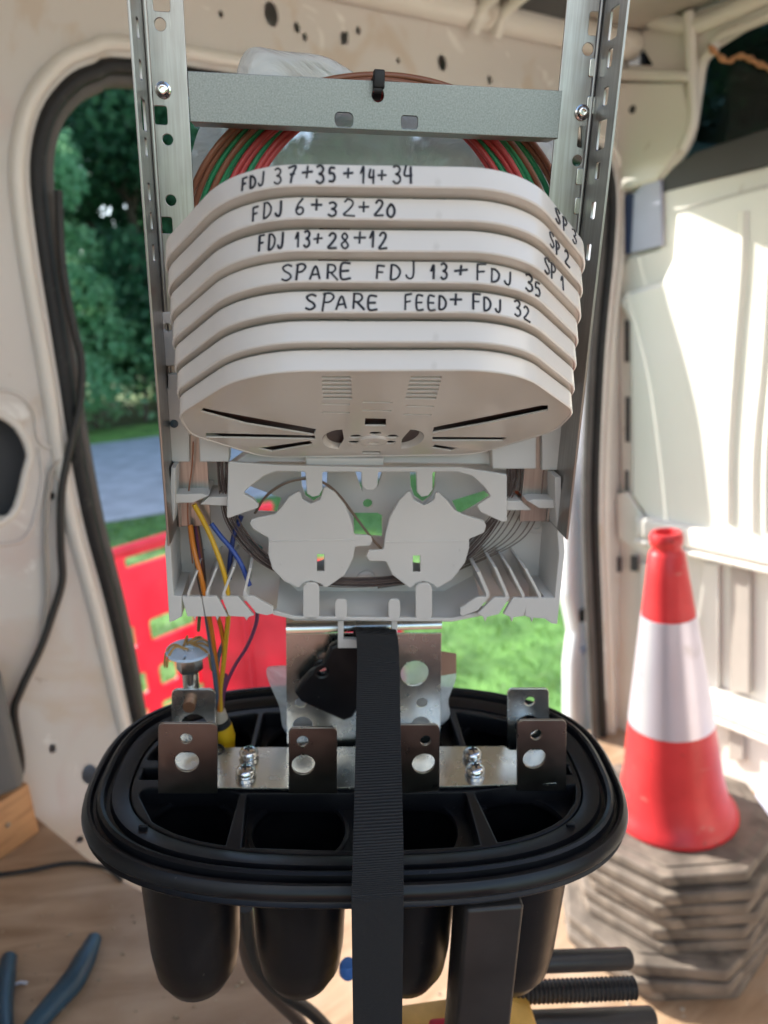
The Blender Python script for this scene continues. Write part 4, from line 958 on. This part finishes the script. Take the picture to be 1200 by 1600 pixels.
# deck with the compartments between the ports, end slots and dividing ribs
BTI = BT.inverted()
def bl(px, py, z=-0.006):
    p = BTI @ rb(px, py, ZP+0.006+z); return (p.x, p.y)
dk_o = [p[:2] for p in ring(BA-0.0312, BB-0.0312, 0)]
dk_l = [p[:2] for p in ring(BA-0.0345, BB-0.0345, 0)]
comp = [[(212,1229,.006),(338,1229,.004),(374,1238,.003),(357,1328,.003),(300,1331,.02),(262,1312,.02),(236,1284,.02)],
        [(386,1238,.003),(572,1238,.003),(572,1331,.003),(368,1330,.003)], [(590,1238,.003),(728,1236,.003),(756,1325,.003),(590,1330,.003)],
        [(742,1236,.003),(800,1226,.004),(912,1222,.006),(922,1240,.01),(905,1278,.02),(870,1308,.02),(835,1324,.01),(770,1325,.003)],
        [(216,1198,.003),(560,1194,.002),(560,1212,.002),(216,1216,.003)], [(600,1194,.002),(902,1191,.003),(904,1208,.003),(600,1212,.002)],
        [(222,1186,.004),(330,1184,.003),(330,1128,.004),(262,1146,.012)], [(340,1182,.003),(340,1122,.004),(404,1112,.003),(386,1182,.003)],
        [(412,1112,.003),(570,1112,.003),(570,1182,.003),(394,1182,.003)], [(590,1112,.003),(702,1111,.003),(724,1182,.003),(590,1182,.003)],
        [(712,1111,.003),(800,1112,.01),(858,1138,.012),(890,1162,.01),(898,1182,.003),(734,1182,.003)]]
dh = []
for c_ in comp:
    H_ = rpoly([(*bl(a_, b_), r_) for a_, b_, r_ in c_], 5)
    ctr = (sum(p[0] for p in H_)/len(H_), sum(p[1] for p in H_)/len(H_)); P_ = []
    for p in H_:                                    # keep every compartment inside the deck
        t = 1.0
        while t > 0.3 and not inside((ctr[0]+(p[0]-ctr[0])*t, ctr[1]+(p[1]-ctr[1])*t), dk_l): t -= 0.02
        P_.append((ctr[0]+(p[0]-ctr[0])*t, ctr[1]+(p[1]-ctr[1])*t))
    dh.append(P_)
MB().plate(dk_o, 0.0165, dh, 0.0011, frame='XY', at=-0.0235).build('divider_deck', blackpl, base)
for a_ in (-0.62, 0.62, 3.76, 2.52):
    x, y = (BA-0.023)*math.cos(a_)*1.02, (BB-0.023)*math.sin(a_)*1.16
    MB().box((x, y, -0.0035), (0.006, 0.002, 0.003), 0.0006).build('locating_peg', blackpl, base)

# ---- things resting on or hung from the closure
# coloured loose tubes running from the holder to the taped cable end
def tubep(pts, r, m, par, name): P = [RM@rk3(a, c, y) for a, c, y in pts]; return MB().tube(cr(P, 7), r, 8).build(name, m, par)
cab = thing('fibre_cable', 'bundle of yellow, orange and blue tubes ending in yellow tape', 'cable')
tubep([(303,788,-.008),(318,815,-.008),(334,850,-.010),(352,903,-.014),(357,950,-.010),(352,1010,.01),(346,1070,.028),(345,1112,.034)], 0.0017, tyel, cab, 'tube')
tubep([(297,820,-.006),(303,858,-.008),(315,905,-.014),(325,955,-.010),(334,1010,.01),(341,1070,.028),(343,1112,.034)], 0.0017, tora, cab, 'tube')
tubep([(336,948,-.006),(346,985,.004),(350,1020,.014),(345,1075,.03),(343,1112,.036)], 0.0015, tora, cab, 'tube')
tubep([(330,818,.0),(345,838,-.002),(362,858,-.004),(377,882,-.008),(390,915,-.010)], 0.0017, tblu, cab, 'tube')
tubep([(377,806,.004),(366,835,.004),(360,870,.002),(358,905,.0)], 0.0017, mat('dark blue tube', (.02,.04,.16), .35), cab, 'tube')
tubep([(321,945,-.006),(327,990,.006),(334,1040,.018),(339,1085,.03),(342,1114,.036)], 0.0018, mat('slate tube', (.09,.12,.17), .4), cab, 'tube')
tubep([(358,952,-.004),(354,990,.008),(343,1020,.016),(337,1060,.026)], 0.0015, mat('slate tube', (.09,.12,.17), .4), cab, 'tube')
tubep([(402,950,-.010),(400,975,-.004),(386,1010,.008),(366,1042,.02),(352,1075,.03),(346,1112,.038)], 0.0013, tpur, cab, 'tube')
tubep([(352,1055,.026),(348,1085,.032),(345,1114,.036)], 0.0020, tpur, cab, 'tube')
tubep([(313,945,.0),(310,985,.012)], 0.0012, mat('olive tube', (.13,.13,.05), .4), cab, 'tube')
cp = [RM@rk3(a, c, y) for a, c, y in ((345,1110,.034), (346,1124,.036), (348,1135,.038))]
MB().tube(cp, [0.0036, 0.0052, 0.0056], 14).build('sheath_end', mat('pale sheath', (.5, .42, .33), .5), cab)
cp = [RM@rk3(a, c, y) for a, c, y in ((349,1132,.036), (352,1150,.036), (352,1172,.037), (347,1215,.036))]
MB().tube(cp, [0.0064, 0.0078, 0.0074, 0.006], 14).build('tape', tape, cab)
cp = [RM@rk3(a, c, y) for a, c, y in ((346,1128,.034), (349,1134,.034))]
MB().tube(cp, [0.0066, 0.0066], 14).build('band', rubber, cab)
wr = [RM@(rk3(333, 1178, 0.016)+Vector((0.008*math.cos(t), 0.008*math.sin(t)*0.8, 0.003*t/6))) for t in np.linspace(0, 9, 30)]
tag(MB().tube(wr, 0.0011, 8).build('cable_tie', rubber), 'loose black tie ring beside the yellow tape on the bracket', 'cable tie')

# coil of red and green tubes behind the top of the rack
coil = thing('fibre_coil', 'coil of red, brown and green fibre tubes in a clear bag behind the trays', 'cable coil')
cols = [tbrn, tbrn, tgrn, tbrn, tgrn, tgrn, tred, tred, tgrn, tred, tred, tbrn, tbrn, tgrn]
for i in range(11):
    fx = 302-i*9.2; P = []
    for q in range(28):
        t = 2*math.pi*q/28; wob = math.sin(3*t+i)*2
        P.append(RM@rk3(588+(fx+wob)*math.cos(t), 385-(270-i*4.2+wob)*math.sin(t), 0.022+0.0025*(i % 3)+0.003*math.sin(t*2+i*.5)))
    C_ = cr(P, 4, True); C_.append(C_[0])
    MB().tube(C_, 0.0018, 8, caps=False).build('tube', cols[i], coil)
# clear bags
def bag(outl, y, name, label, amp=0.006, wave=9, n=26, th=0.014, m=None):
    """a flat pouch: two crumpled sheets joined along their edges"""
    c = Vector((sum(p[0] for p in outl)/len(outl), sum(p[1] for p in outl)/len(outl)))
    ol = [Vector((p.x, p.y)) for p in cr([(p[0], p[1], 0) for p in outl], 5, True)]
    rs = []
    fr = [1, .97, .9, .8, .68, .55, .4, .25, .1]
    def z(p, s, f):
        return y+s*th*(1-f**4)*0.5+amp*(1-f**6)*(math.sin(p.x*wave*12+p.y*60+s)*.5+math.sin(p.y*wave*17-p.x*45+s*2)*.35)
    for f in fr[::-1]: rs.append([tuple(RM@Vector(((c+(p-c)*f).x, z(c+(p-c)*f, -1, f), (c+(p-c)*f).y))) for p in ol])
    for f in fr[1:]: rs.append([tuple(RM@Vector(((c+(p-c)*f).x, z(c+(p-c)*f, 1, f), (c+(p-c)*f).y))) for p in ol])
    b = MB(); b.rings(rs, True, True); return tag(b.build(name, m or polythene, smooth=80), label, 'bag')
bag(rks([(299,300),(302,230),(330,175),(400,150),(585,140),(770,160),(862,215),(868,260),(862,330),(780,440),(585,470),(380,440)], 0.060), 0.060, 'plastic_bag', 'large clear plastic bag behind the fibre coil between the rack rails', th=0.03, m=polym)
bag(rks([(366,112),(386,66),(440,70),(505,78),(545,98),(572,122),(560,150),(380,150)], 0.05), 0.065, 'plastic_bag', 'crumpled clear bag sticking up above the crossbar, left of the cable tie', th=0.02, m=polyd)
bag(rks([(416,1046),(446,1038),(570,1030),(690,1022),(712,1050),(700,1090),(690,1130),(560,1180),(455,1150),(436,1100)], 0.05), 0.048, 'plastic_bag', 'small clear bag tucked behind the steel bracket in the black base', th=0.03, m=polyd)
b = MB(); b.plate(rks([(688,1018),(713,1022),(713,1052),(688,1056)], 0.04), 0.001, frame='XZ', at=0.04, mtx=RM); tag(b.build('card_label', mat('brown card', (.36, .2, .14), .7), smooth=0), 'small brown card tag sticking out right of the steel bracket', 'tag')
# cable tie on the cross bar
tz_ = Vector((tie[0], 0, tie[1]))
ct = thing('cable_tie', 'black cable tie looped through the middle hole of the top crossbar', 'cable tie')
b = MB(); kz = rk3(592, 124, -0.006); b.box((kz.x, -0.0055, kz.z), (0.0062, 0.0055, 0.0092), 0.0009, mtx=RM); b.build('head', rubber, ct)
P = [(kz.x, -0.006, kz.z), (kz.x-.0005, -0.007, kz.z-0.006), (tz_.x-.0003, -0.0045, tz_.z+0.001), (tz_.x-.0006, 0.0005, tz_.z-0.0015), (tz_.x, 0.010, tz_.z+0.002), (kz.x, 0.020, kz.z-0.004), (kz.x, 0.0195, z1+0.003), (kz.x, 0.008, z1+0.0035), (kz.x, -0.004, z1+0.003), (kz.x, -0.0068, kz.z+.001)]
b = MB(); b.ribbon([RM@p for p in cr(P, 5)], RM3@Vector((0.0021, 0, 0)), 0.0012); b.build('band', rubber, ct)

# strap
strap = thing('webbing_strap', 'black woven strap hanging from the white holder down over the black base', 'strap', RM)
hw = 36*px_r(590, 1000, -0.03)
def c3(px, py, y): return rk3(px, py, y)
sp = [c3(582,996,.012), c3(584,986,.004), c3(586,983,-.006), c3(588,990,-.014), c3(590,1004,-.019), c3(591,1040,-.030), c3(591,1120,-.060), c3(591,1220,-.098), c3(591,1320,-.134), c3(590,1390,-.152), c3(590,1430,-.156), c3(590,1600,-.158), c3(590,1800,-.160)]
def strapw(q): return Vector((1, 0, 0))
spp = cr(sp, 8); N = len(spp)
b = MB(); b.ribbon(spp, [Vector((0.0142, 0, -0.0014 if i_ < 40 else 0)) for i_ in range(N)], 0.0016); b.build('webbing', web, strap, smooth=60)
# white buckle loop it passes through, and the dark clip behind
def lp(pts, y, th, name, m, bev=.0005): return MB().plate(rks(pts, y), th, bev=bev, frame='XZ', at=y).build(name, m, clo)
lp([(528,968),(537,968),(537,999),(612,999),(612,968),(621,968),(621,1013),(528,1013)], -0.006, 0.004, 'strap_loop', holder_pl)
clip = [(460,1083),(470,1068),(484,1053),(505,1040),(516,1012),(532,1004),(562,1002),(562,1105),(551,1122),(537,1127),(470,1097)]
MB().plate(rpoly([(*rk(a, c, 0.002), .003) for a, c in clip], 4), 0.008, [circ(rk(503, 1050, .002), 0.0035, 14)], 0.002, frame='XZ', at=0.002).build('clip', blackpl, strap)

# ------------------------------------------------------------------ traffic cones
def cone(label, mtx, body_scale=1.0, group='stacked traffic cones beside the rear wall', base_only=False):
    t = thing('traffic_cone', label, 'cone', mtx, group)
    s = body_scale; H = 0.70
    prof = [(0.137, 0.0), (0.142, 0.006), (0.141, 0.016), (0.130, 0.030), (0.120, 0.055), (0.109, 0.11), (0.0995, 0.19), (0.093, 0.235), (0.0935, 0.238)]
    def rad(z): return 0.0995+(z-0.19)/(0.655-0.19)*(0.036-0.0995)
    z0, z1 = 0.245, 0.505
    full = [p for p in prof[:7]]+[(rad(z), z) for z in (0.24, 0.33, 0.42, 0.51, 0.60, 0.645)]+[(0.034, 0.650), (0.030, 0.656), (0.030, 0.664), (0.034, 0.668), (0.035, 0.684), (0.031, 0.692), (0.024, 0.693), (0.021, 0.685), (0.021, 0.55)]
    bd = MB().lathe([(r*s, z*s) for r, z in full], 48).build('body', conered, t)
    zs = np.linspace(z0, z1, 10)
    MB().lathe([(rad(z0)*s-0.002, z0*s)]+[((rad(z)+0.0016)*s, z*s) for z in zs]+[(rad(z1)*s-0.002, z1*s)], 48).build('reflective_sleeve', sleeve, t)
    o = rpoly([(x*0.205, y*0.205, 0.022) for x, y in ((1, 0.42), (0.42, 1), (-0.42, 1), (-1, 0.42), (-1, -0.42), (-0.42, -1), (0.42, -1), (1, -0.42))], 3)
    MB().plate(o, 0.026, [circ((0, 0), 0.085, 32)], 0.005, frame='XY', at=-0.026).plate([(x*.86, y*.86) for x, y in o], 0.004, [circ((0, 0), 0.087, 32)], 0.0015, frame='XY', at=-0.001).build('base', conebase, t)
    return t
cb = fl(1052, 1268, 0.245); cb.z = 0.245; CX = cb
rot = Matrix.Rotation(R(-4), 4, 'Z')
FT = Matrix.Rotation(R(-3.0), 4, M@Vector((0, 0, -1)))
top = cone('red and white traffic cone standing on top of the stack of cone bases', Matrix.Translation(CX) @ FT @ rot @ Matrix.Scale(0.93, 4))
labs = ['grey cone base directly under the standing red and white cone', 'grey cone base second below the standing cone, pale front edge',
        'grey cone base third below the standing cone', 'grey cone base fourth below the standing cone', 'grey cone base resting on the three jutting lowest ones', 'grey cone base third from the floor, highest of the three jutting out', 'grey cone base second from the floor, jutting left', 'lowest grey cone base lying on the plywood floor']
base_me = {}
for i in range(8):
    rx = [(0.002, 1), (-0.004, -2), (0.004, 3), (-0.006, -2), (-0.010, 3), (-0.038, -7), (-0.046, -4), (-0.036, 1)][i]
    off = Vector((rx[0], -1.1*abs(rx[0]), 0))
    t = thing('traffic_cone', labs[i], 'cone', Matrix.Translation(CX+off+Vector((0, 0, -0.0275*(i+1)))) @ Matrix.Rotation(R(-2.6+0.37*i), 4, M@Vector((0, 0, -1))) @ Matrix.Rotation(R(-4+rx[1]), 4, 'Z'), 'stacked traffic cones beside the rear wall')
    for ch in top.children:
        if ch.name.startswith('base'): c = ch.copy(); COL.objects.link(c); c.parent = t
    if i == 0:
        pass
# ------------------------------------------------------------------ red plastic barrier on the lawn
bz = 0.40
p0 = fl(175, 858, bz); p1 = fl(262, 832, bz); bd = (p1-p0); bd.z = 0; bd.normalize()
BM = Matrix(((bd.x, -bd.y, 0, p0.x), (bd.y, bd.x, 0, p0.y), (0, 0, 1, -0.612), (0, 0, 0, 1)))
bar = thing('barrier', 'red plastic chapter barrier standing on the lawn outside the door', 'barrier', BM)
bn = Vector((-bd.y, bd.x, 0))
def bp(px, py):
    q = BM.inverted()@hit(px, py, p0, bn); return (q.x, q.z)
L0, L1 = -1.15, 0.92
outl = rpoly([(L0, 0.06, .03), (L1, 0.06, .03), (L1, 1.012, .06), (L0, 1.012, .06)], 5)
hs = []
for x0, x1, z0, z1 in ((-0.95, -0.42, .905, .955), (-0.36, -0.02, .905, .955), (0.045, 0.50, .905, .955), (0.56, 0.80, .905, .955)): hs.append(rect(x0, z0, x1, z1, 0.015))
q0, q1, q2, q3 = bp(232, 975), bp(318, 1000), bp(232, 1050), bp(318, 950)
w0, w1 = q0[0], q0[0]+0.27
zt, zl = bp(232, 968)[1], bp(232, 1003)[1]
for k in (-3, -2, -1, 0, 1, 2):
    x = w0+k*0.345
    if L0+0.05 < x and x+0.27 < L1-0.05: hs.append(rect(x, zl, x+0.27, zt, 0.018))
zt2, zl2 = bp(222, 1050)[1], bp(222, 1085)[1]
for k in range(-7, 7):
    x = bp(212, 1060)[0]-0.045+k*0.165
    if L0+0.05 < x and x+0.10 < L1-0.05: hs.append(rect(x, zl2, x+0.10, zt2, 0.018))
for k in range(-6, 6):
    x = w0+k*0.20
    if L0+0.05 < x and x+0.13 < L1-0.05: hs.append(rect(x, 0.16, x+0.13, max(0.2, zl2-0.1), 0.018))
pn = MB().plate(outl, 0.03, hs, 0.006, frame='XZ', at=-0.015).build('panel', redpl, bar)
for x in (L0+0.25, L1-0.25):
    b = MB(); b.box((x, 0, 0.035), (0.09, 0.46, 0.07), 0.012); b.build('foot', redpl, bar)
b = MB(); b.tube([(L0, 0, 0.99), (L1, 0, 0.99)], 0.024, 12); b.build('top_rail', redpl, bar)
b2 = thing('barrier', 'second red barrier panel standing at an angle behind the wire bundle', 'barrier', BM @ Matrix.Translation((0.30, -0.10, 0)) @ Matrix.Rotation(R(-52), 4, 'Z'))
MB().plate(rpoly([(0, 0.06, .03), (1.0, 0.06, .03), (1.0, 0.86, .10), (0, 0.86, .10)], 5), 0.03, [rect(0.62, 0.2, 0.72, 0.7, .02)], 0.006, frame='XZ', at=-0.015).build('panel', redpl, b2)
b = MB(); b.box((0.5, 0, 0.035), (0.09, 0.4, 0.07), 0.012); b.build('foot', redpl, b2)
b = MB(); b.tube([(0.25, -0.022, 0.1), (0.25, -0.022, 0.84)], 0.016, 10); b.build('rib', redpl, b2)

# ------------------------------------------------------------------ plywood bench with bits on it
BZ = 0.53
bt = [VM@Vector((-2.7, -0.004, BZ)), VM@Vector((-1.676, -0.004, BZ))]+[fl(*p, BZ) for p in [(150,1352),(392,1490),(478,1590),(520,1800),(-300,1800)]]
bench = thing('plywood_bench', 'dusty plywood bench top along the van wall at bottom left', 'bench', Matrix.Translation((bt[2].x, bt[2].y, 0)))
ofs = Vector((bt[2].x, bt[2].y, 0))
o2 = [(p.x-ofs.x, p.y-ofs.y) for p in bt]
MB().plate(o2, 0.018, bev=0.0015, frame='XY', at=BZ-0.018).build('top', ply, bench)
b = MB()
for i in (2, 3, 4):
    a_, c_ = Vector((*o2[i], 0)), Vector((*o2[i+1], 0)); d = (c_-a_); L = d.length; d.normalize(); m_ = (a_+c_)/2+Vector((d.y, -d.x, 0))*0.015
    b.box((0, 0, (BZ-0.018)/2), (L*0.98, 0.012, BZ-0.019), mtx=Matrix.Translation(m_) @ Matrix.Rotation(math.atan2(d.y, d.x), 4, 'Z'))
b.build('side_panel', ply, bench)
# timber block
tb0 = fl(62, 1300, BZ); ta = fl(0, 1345, BZ); d = (tb0-ta); d.z = 0; d.normalize(); ang = math.atan2(d.y, d.x)
tb = MB(); tb.box((-0.15, 0.045, 0.048), (0.30, 0.09, 0.096), 0.003)
tbo = tb.build('timber_block', timber, None, Matrix.Translation((tb0.x, tb0.y, BZ)) @ Matrix.Rotation(ang, 4, 'Z'))
tag(tbo, 'pale sawn timber block with a screw, on the bench against the van wall', 'timber')
scr = MB().lathe([(0.0001, 0.002), (0.004, 0.0018), (0.0045, 0)], 14).build('screw', steel, tbo, Matrix.Translation((-0.05, 0.0, 0.05)) @ Matrix.Rotation(R(90), 4, 'X'))
# pliers
pl = thing('pliers', 'blue handled pliers lying on the plywood bench at bottom left', 'pliers', Matrix.Translation(fl(60, 1560, BZ)))
po = fl(60, 1560, BZ)
def onb(px, py, z): return fl(px, py, BZ+z)-po
for pts, rad_ in (([(148,1466),(132,1500),(112,1535),(80,1572),(40,1620),(10,1680)], [.010,.0145,.0155,.0135,.011,.009]), ([(14,1496),(6,1530),(2,1565),(4,1610),(8,1680)], [.010,.0145,.0145,.012,.009])):
    P = [onb(a, c, 0.014) for a, c in pts]; C_ = cr(P, 5); rr = [float(np.interp(i/(len(C_)-1), np.linspace(0, 1, len(rad_)), rad_)) for i in range(len(C_))]
    MB().tube(C_, rr, 14).build('handle', plblue, pl)
h_ = onb(8, 1690, 0.014)
MB().box((0, 0, 0), (0.028, 0.05, 0.014), 0.004, mtx=Matrix.Translation(h_)).build('jaw', steel, pl)
# cables on the wall and bench
P = [VM@Vector((dw(a, c)[0], -0.012, dw(a, c)[1])) for a, c in [(88,300),(93,400),(103,470),(114,520),(124,565),(122,630),(108,690),(93,770),(92,850),(94,905),(78,960),(60,1010),(30,1075),(20,1110),(30,1180),(26,1210),(0,1245),(-40,1262)]]
cbl = MB().tube(cr(P, 6), 0.0065, 10).build('cable', darkcable); tag(cbl, 'black cable hanging in curves down the cream van pillar', 'cable')
P = [VM@Vector((dw(a, c)[0], -0.008, dw(a, c)[1])) for a, c in [(92,715),(78,740),(72,790),(70,860),(72,930),(62,1000)]]
tag(MB().tube(cr(P, 6), 0.004, 8).build('cable', mat('grey cable', (0.4, 0.37, 0.33), .5)), 'thin pale grey cable beside the black one on the van pillar', 'cable')
P = [fl(a, c, BZ+0.004) for a, c in [(-60,1372),(0,1366),(45,1360),(95,1350),(130,1349),(165,1356),(190,1375)]]
tag(MB().tube(cr(P, 6), 0.0034, 8).build('cable', darkcable), 'thin dark cable lying across the plywood bench below the van wall', 'cable')
P = [RM@rk3(a, c, y) for a, c, y in [(385,1418,.06),(392,1470,.06),(405,1510,.07),(440,1550,.08),(490,1585,.09),(540,1640,.10)]]
tag(MB().tube(cr(P, 6), 0.0062, 10).build('cable', darkcable), 'dark cable curving down behind the second black port tube', 'cable')
P = [RM@rk3(a, c, y) for a, c, y in [(376,1418,.07),(380,1460,.07),(390,1510,.08),(415,1545,.09),(470,1600,.10),(520,1660,.10)]]
tag(MB().tube(cr(P, 6), 0.0058, 10).build('cable', mat('brown cable', (0.09, .06, .045), .5)), 'brownish cable curving down between the two left port tubes', 'cable')
# grey block at the far left, standing in for shade on the wall
tc_ = VM@Vector((dw(-25, 1120)[0]-0.05, -0.05, 0))
tcm = Matrix.Translation((tc_.x, tc_.y, dw(-25, 1215)[1])) @ Matrix.Rotation(A, 4, 'Z')
wshade = MB(); wshade.box((0, 0, 0.11), (0.16, 0.08, 0.22), 0.018, seg=3)
tag(wshade.build('wall_shade_block', mat('grey wall shade', (0.13, 0.13, 0.13), .5), None, tcm), 'dark grey block added as shade on the van wall at the left edge', 'shade block')

# ------------------------------------------------------------------ clamp vice that carries the closure
vice = thing('vice_stand', 'black clamping vice stand with chipped orange jaw below the closure', 'vice stand', RM @ Matrix.Translation((0.05, 0, -1.30)))
vi = Matrix.Translation((-0.05, 0, 1.30))
def vb(): return MB()
x0 = rk(715, 1410, -.100)[0]; x1 = rk(803, 1410, -.100)[0]
b = vb(); b.box(((x0+x1)/2, -0.103, -0.812), (x1-x0, 0.034, 0.706), 0.003); b.build('post', vicegrey, vice, vi)
for a, c, xe, nm in ((1478, 1511, 985, 'guide_rod'), (1523, 1558, 990, 'lead_screw'), (1570, 1606, 1021, 'guide_rod')):
    y = 0.0; c0 = rk3(870, (a+c)/2, y); c1 = rk3(xe, (a+c)/2+3, y); r = (c-a)/2*depth_at(c0)/F
    e = c1; s_ = Vector((0.082, y, c0.z))
    dirv = (e-s_).normalized()
    if nm == 'guide_rod':
        b = vb(); b.tube([s_, e-dirv*0.003, e], [r, r, r*0.82], 20); b.build(nm, vicegrey, vice, vi)
    else:
        pts, rs = [], []; N = 84; L = (e-s_).length
        for i in range(N): pts.append(s_+dirv*L*i/(N-1)); rs.append(r*(1.0 if i % 2 else 0.86))
        b = vb(); b.tube(pts, rs, 18); b.build(nm, vicegrey, vice, vi, smooth=0)
kb = rk3(544, 1514, 0.03)
b = vb(); b.lathe([(0.0001, -0.008), (0.006, -0.0075), (0.008, -0.004), (0.008, 0.004), (0.006, 0.0075), (0.0001, 0.008)], 18, Matrix.Translation(kb)); b.build('knob', mat('bright blue plastic', (.04, .16, .5), .35), vice, vi)
jl = rk3(612, 1562, 0.0); jr = rk3(832, 1556, 0.0)
b = vb(); b.plate(rpoly([(jl.x, jl.z, .004), (rk(705,1556,0)[0], jl.z+.004, .004), (rk(712,1540,0)[0], jl.z+.012, .002), (rk(822,1545,0)[0], jr.z+0.008, .006), (jr.x, jr.z-0.02, .006), (jr.x-0.004, jr.z-0.16, .01), (jl.x+0.01, jl.z-0.16, .01)], 4), 0.05, bev=0.003, frame='XZ', at=-0.055)
b.build('jaw', viceorange, vice, vi)
b = vb(); b.box((rk(688,1600,-.06)[0], -0.066, rk(688,1597,-.06)[1]-0.004), (0.018, 0.018, 0.012), 0.003); b.build('release_button', redpl, vice, vi)
b = vb(); b.box(((jl.x+jr.x)/2, 0.005, jl.z-0.20), (0.13, 0.10, 0.22), 0.01); b.build('body', vicegrey, vice, vi)
for an in (80, 200, 320):
    b = vb(); d = Vector((math.cos(R(an)), math.sin(R(an)), 0)); p_ = Vector(((jl.x+jr.x)/2, 0.005, jl.z-0.28)); q_ = Vector((p_.x+d.x*0.28, p_.y+d.y*0.28, -1.44))
    b.tube([p_, q_], 0.016, 12); b.build('leg', vicegrey, vice, vi)
# ochre packet on the bench edge
pp = fl(545, 1590, 0.20)
b = MB()
pk = rpoly([(-.06, -.05, .012), (.06, -.05, .012), (.06, .05, .012), (-.06, .05, .012)], 4)
rr = []
for z, s in ((0, .9), (.02, 1), (.05, .98), (.075, .7), (.082, .2)):
    rr.append([(p[0]*s+random.uniform(-.003, .003), p[1]*s+random.uniform(-.003, .003), z+random.uniform(-.004, .004)) for p in pk])
b.rings(rr, True, True)
tag(b.build('packet', mat('yellow packet film', (0.72, 0.50, 0.06), .4, var=.3, vscale=30), None, Matrix.Translation((pp.x, pp.y, 0.0)) @ Matrix.Rotation(.4, 4, 'Z')), 'crumpled yellow packet on the van floor beneath the closure', 'packet')
# grit, chips and screw heads on the floor around the cones
deb = MB()
for i in range(160):
    x = K+u*random.uniform(-1.2, -0.08)+nn*random.uniform(-1.25, -0.12); s = random.choice([.0015, .002, .003, .005])
    b2_ = bmesh.new(); bmesh.ops.create_icosphere(b2_, subdivisions=1, radius=s)
    for v in b2_.verts: v.co = Vector((v.co.x*random.uniform(.6, 1.6), v.co.y*random.uniform(.6, 1.4), v.co.z*random.uniform(.4, .9)))
    deb._merge(b2_, Matrix.Translation((x.x, x.y, s*.5)))
tag(deb.build('grit', mat('pale grit', (.45, .38, .30), .9, var=.4, vscale=300)), 'scattered grit and dirt crumbs on the van floor', 'grit', kind='stuff')
fs = [o_ for o_ in bpy.data.objects if o_.name == 'floor_panel'][0]
for sx in (-0.08, -0.40, -0.72, -1.04):
    for sy in (-0.12, -0.62):
        MB().lathe([(0.007, 0.0), (0.0065, 0.0012), (0.003, 0.0014), (0.0028, 0.0004), (0.0001, 0.0004)], 14, Matrix.Translation((sx, sy, 0.0))).build('screw', steel, van)
P = [VM@Vector((-0.02, *rw(a, c, 0.02))) for a, c in [(1108,72),(1122,86),(1138,96),(1152,88),(1168,90),(1184,99),(1204,108),(1226,122)]]
tag(MB().tube(cr(P, 6), [0.004+0.0035*math.sin(i*0.55)**2 for i in range(43)], 8).build('cord', mat('orange brown cord', (.55, .27, .14), .8, var=.3, vscale=60)), 'orange brown cord hanging across the dark tinted rear window', 'cord')
P = [fl(a, c, BZ+0.003) for a, c in [(22,1538),(32,1535),(42,1536)]]
tag(MB().tube(P, 0.0022, 8).build('tube_offcut', whitepaint), 'short white tube offcut lying beside the pliers on the bench', 'offcut')
bits = MB()
for i in range(60):
    x = fl(random.uniform(-20, 460), random.uniform(1400, 1640), BZ); s = random.choice([.0012, .0018, .0026])
    b2_ = bmesh.new(); bmesh.ops.create_icosphere(b2_, subdivisions=1, radius=s)
    for v in b2_.verts: v.co = Vector((v.co.x*random.uniform(.6, 2.2), v.co.y*random.uniform(.6, 1.4), v.co.z*random.uniform(.4, .8)))
    if inside((x.x, x.y), [(p.x, p.y) for p in bt]): bits._merge(b2_, Matrix.Translation((x.x, x.y, BZ+s*.4)))
tag(bits.build('sawdust', mat('sawdust', (.40, .30, .20), .9, var=.5, vscale=300)), 'sawdust and crumbs scattered over the plywood bench', 'sawdust', kind='stuff')
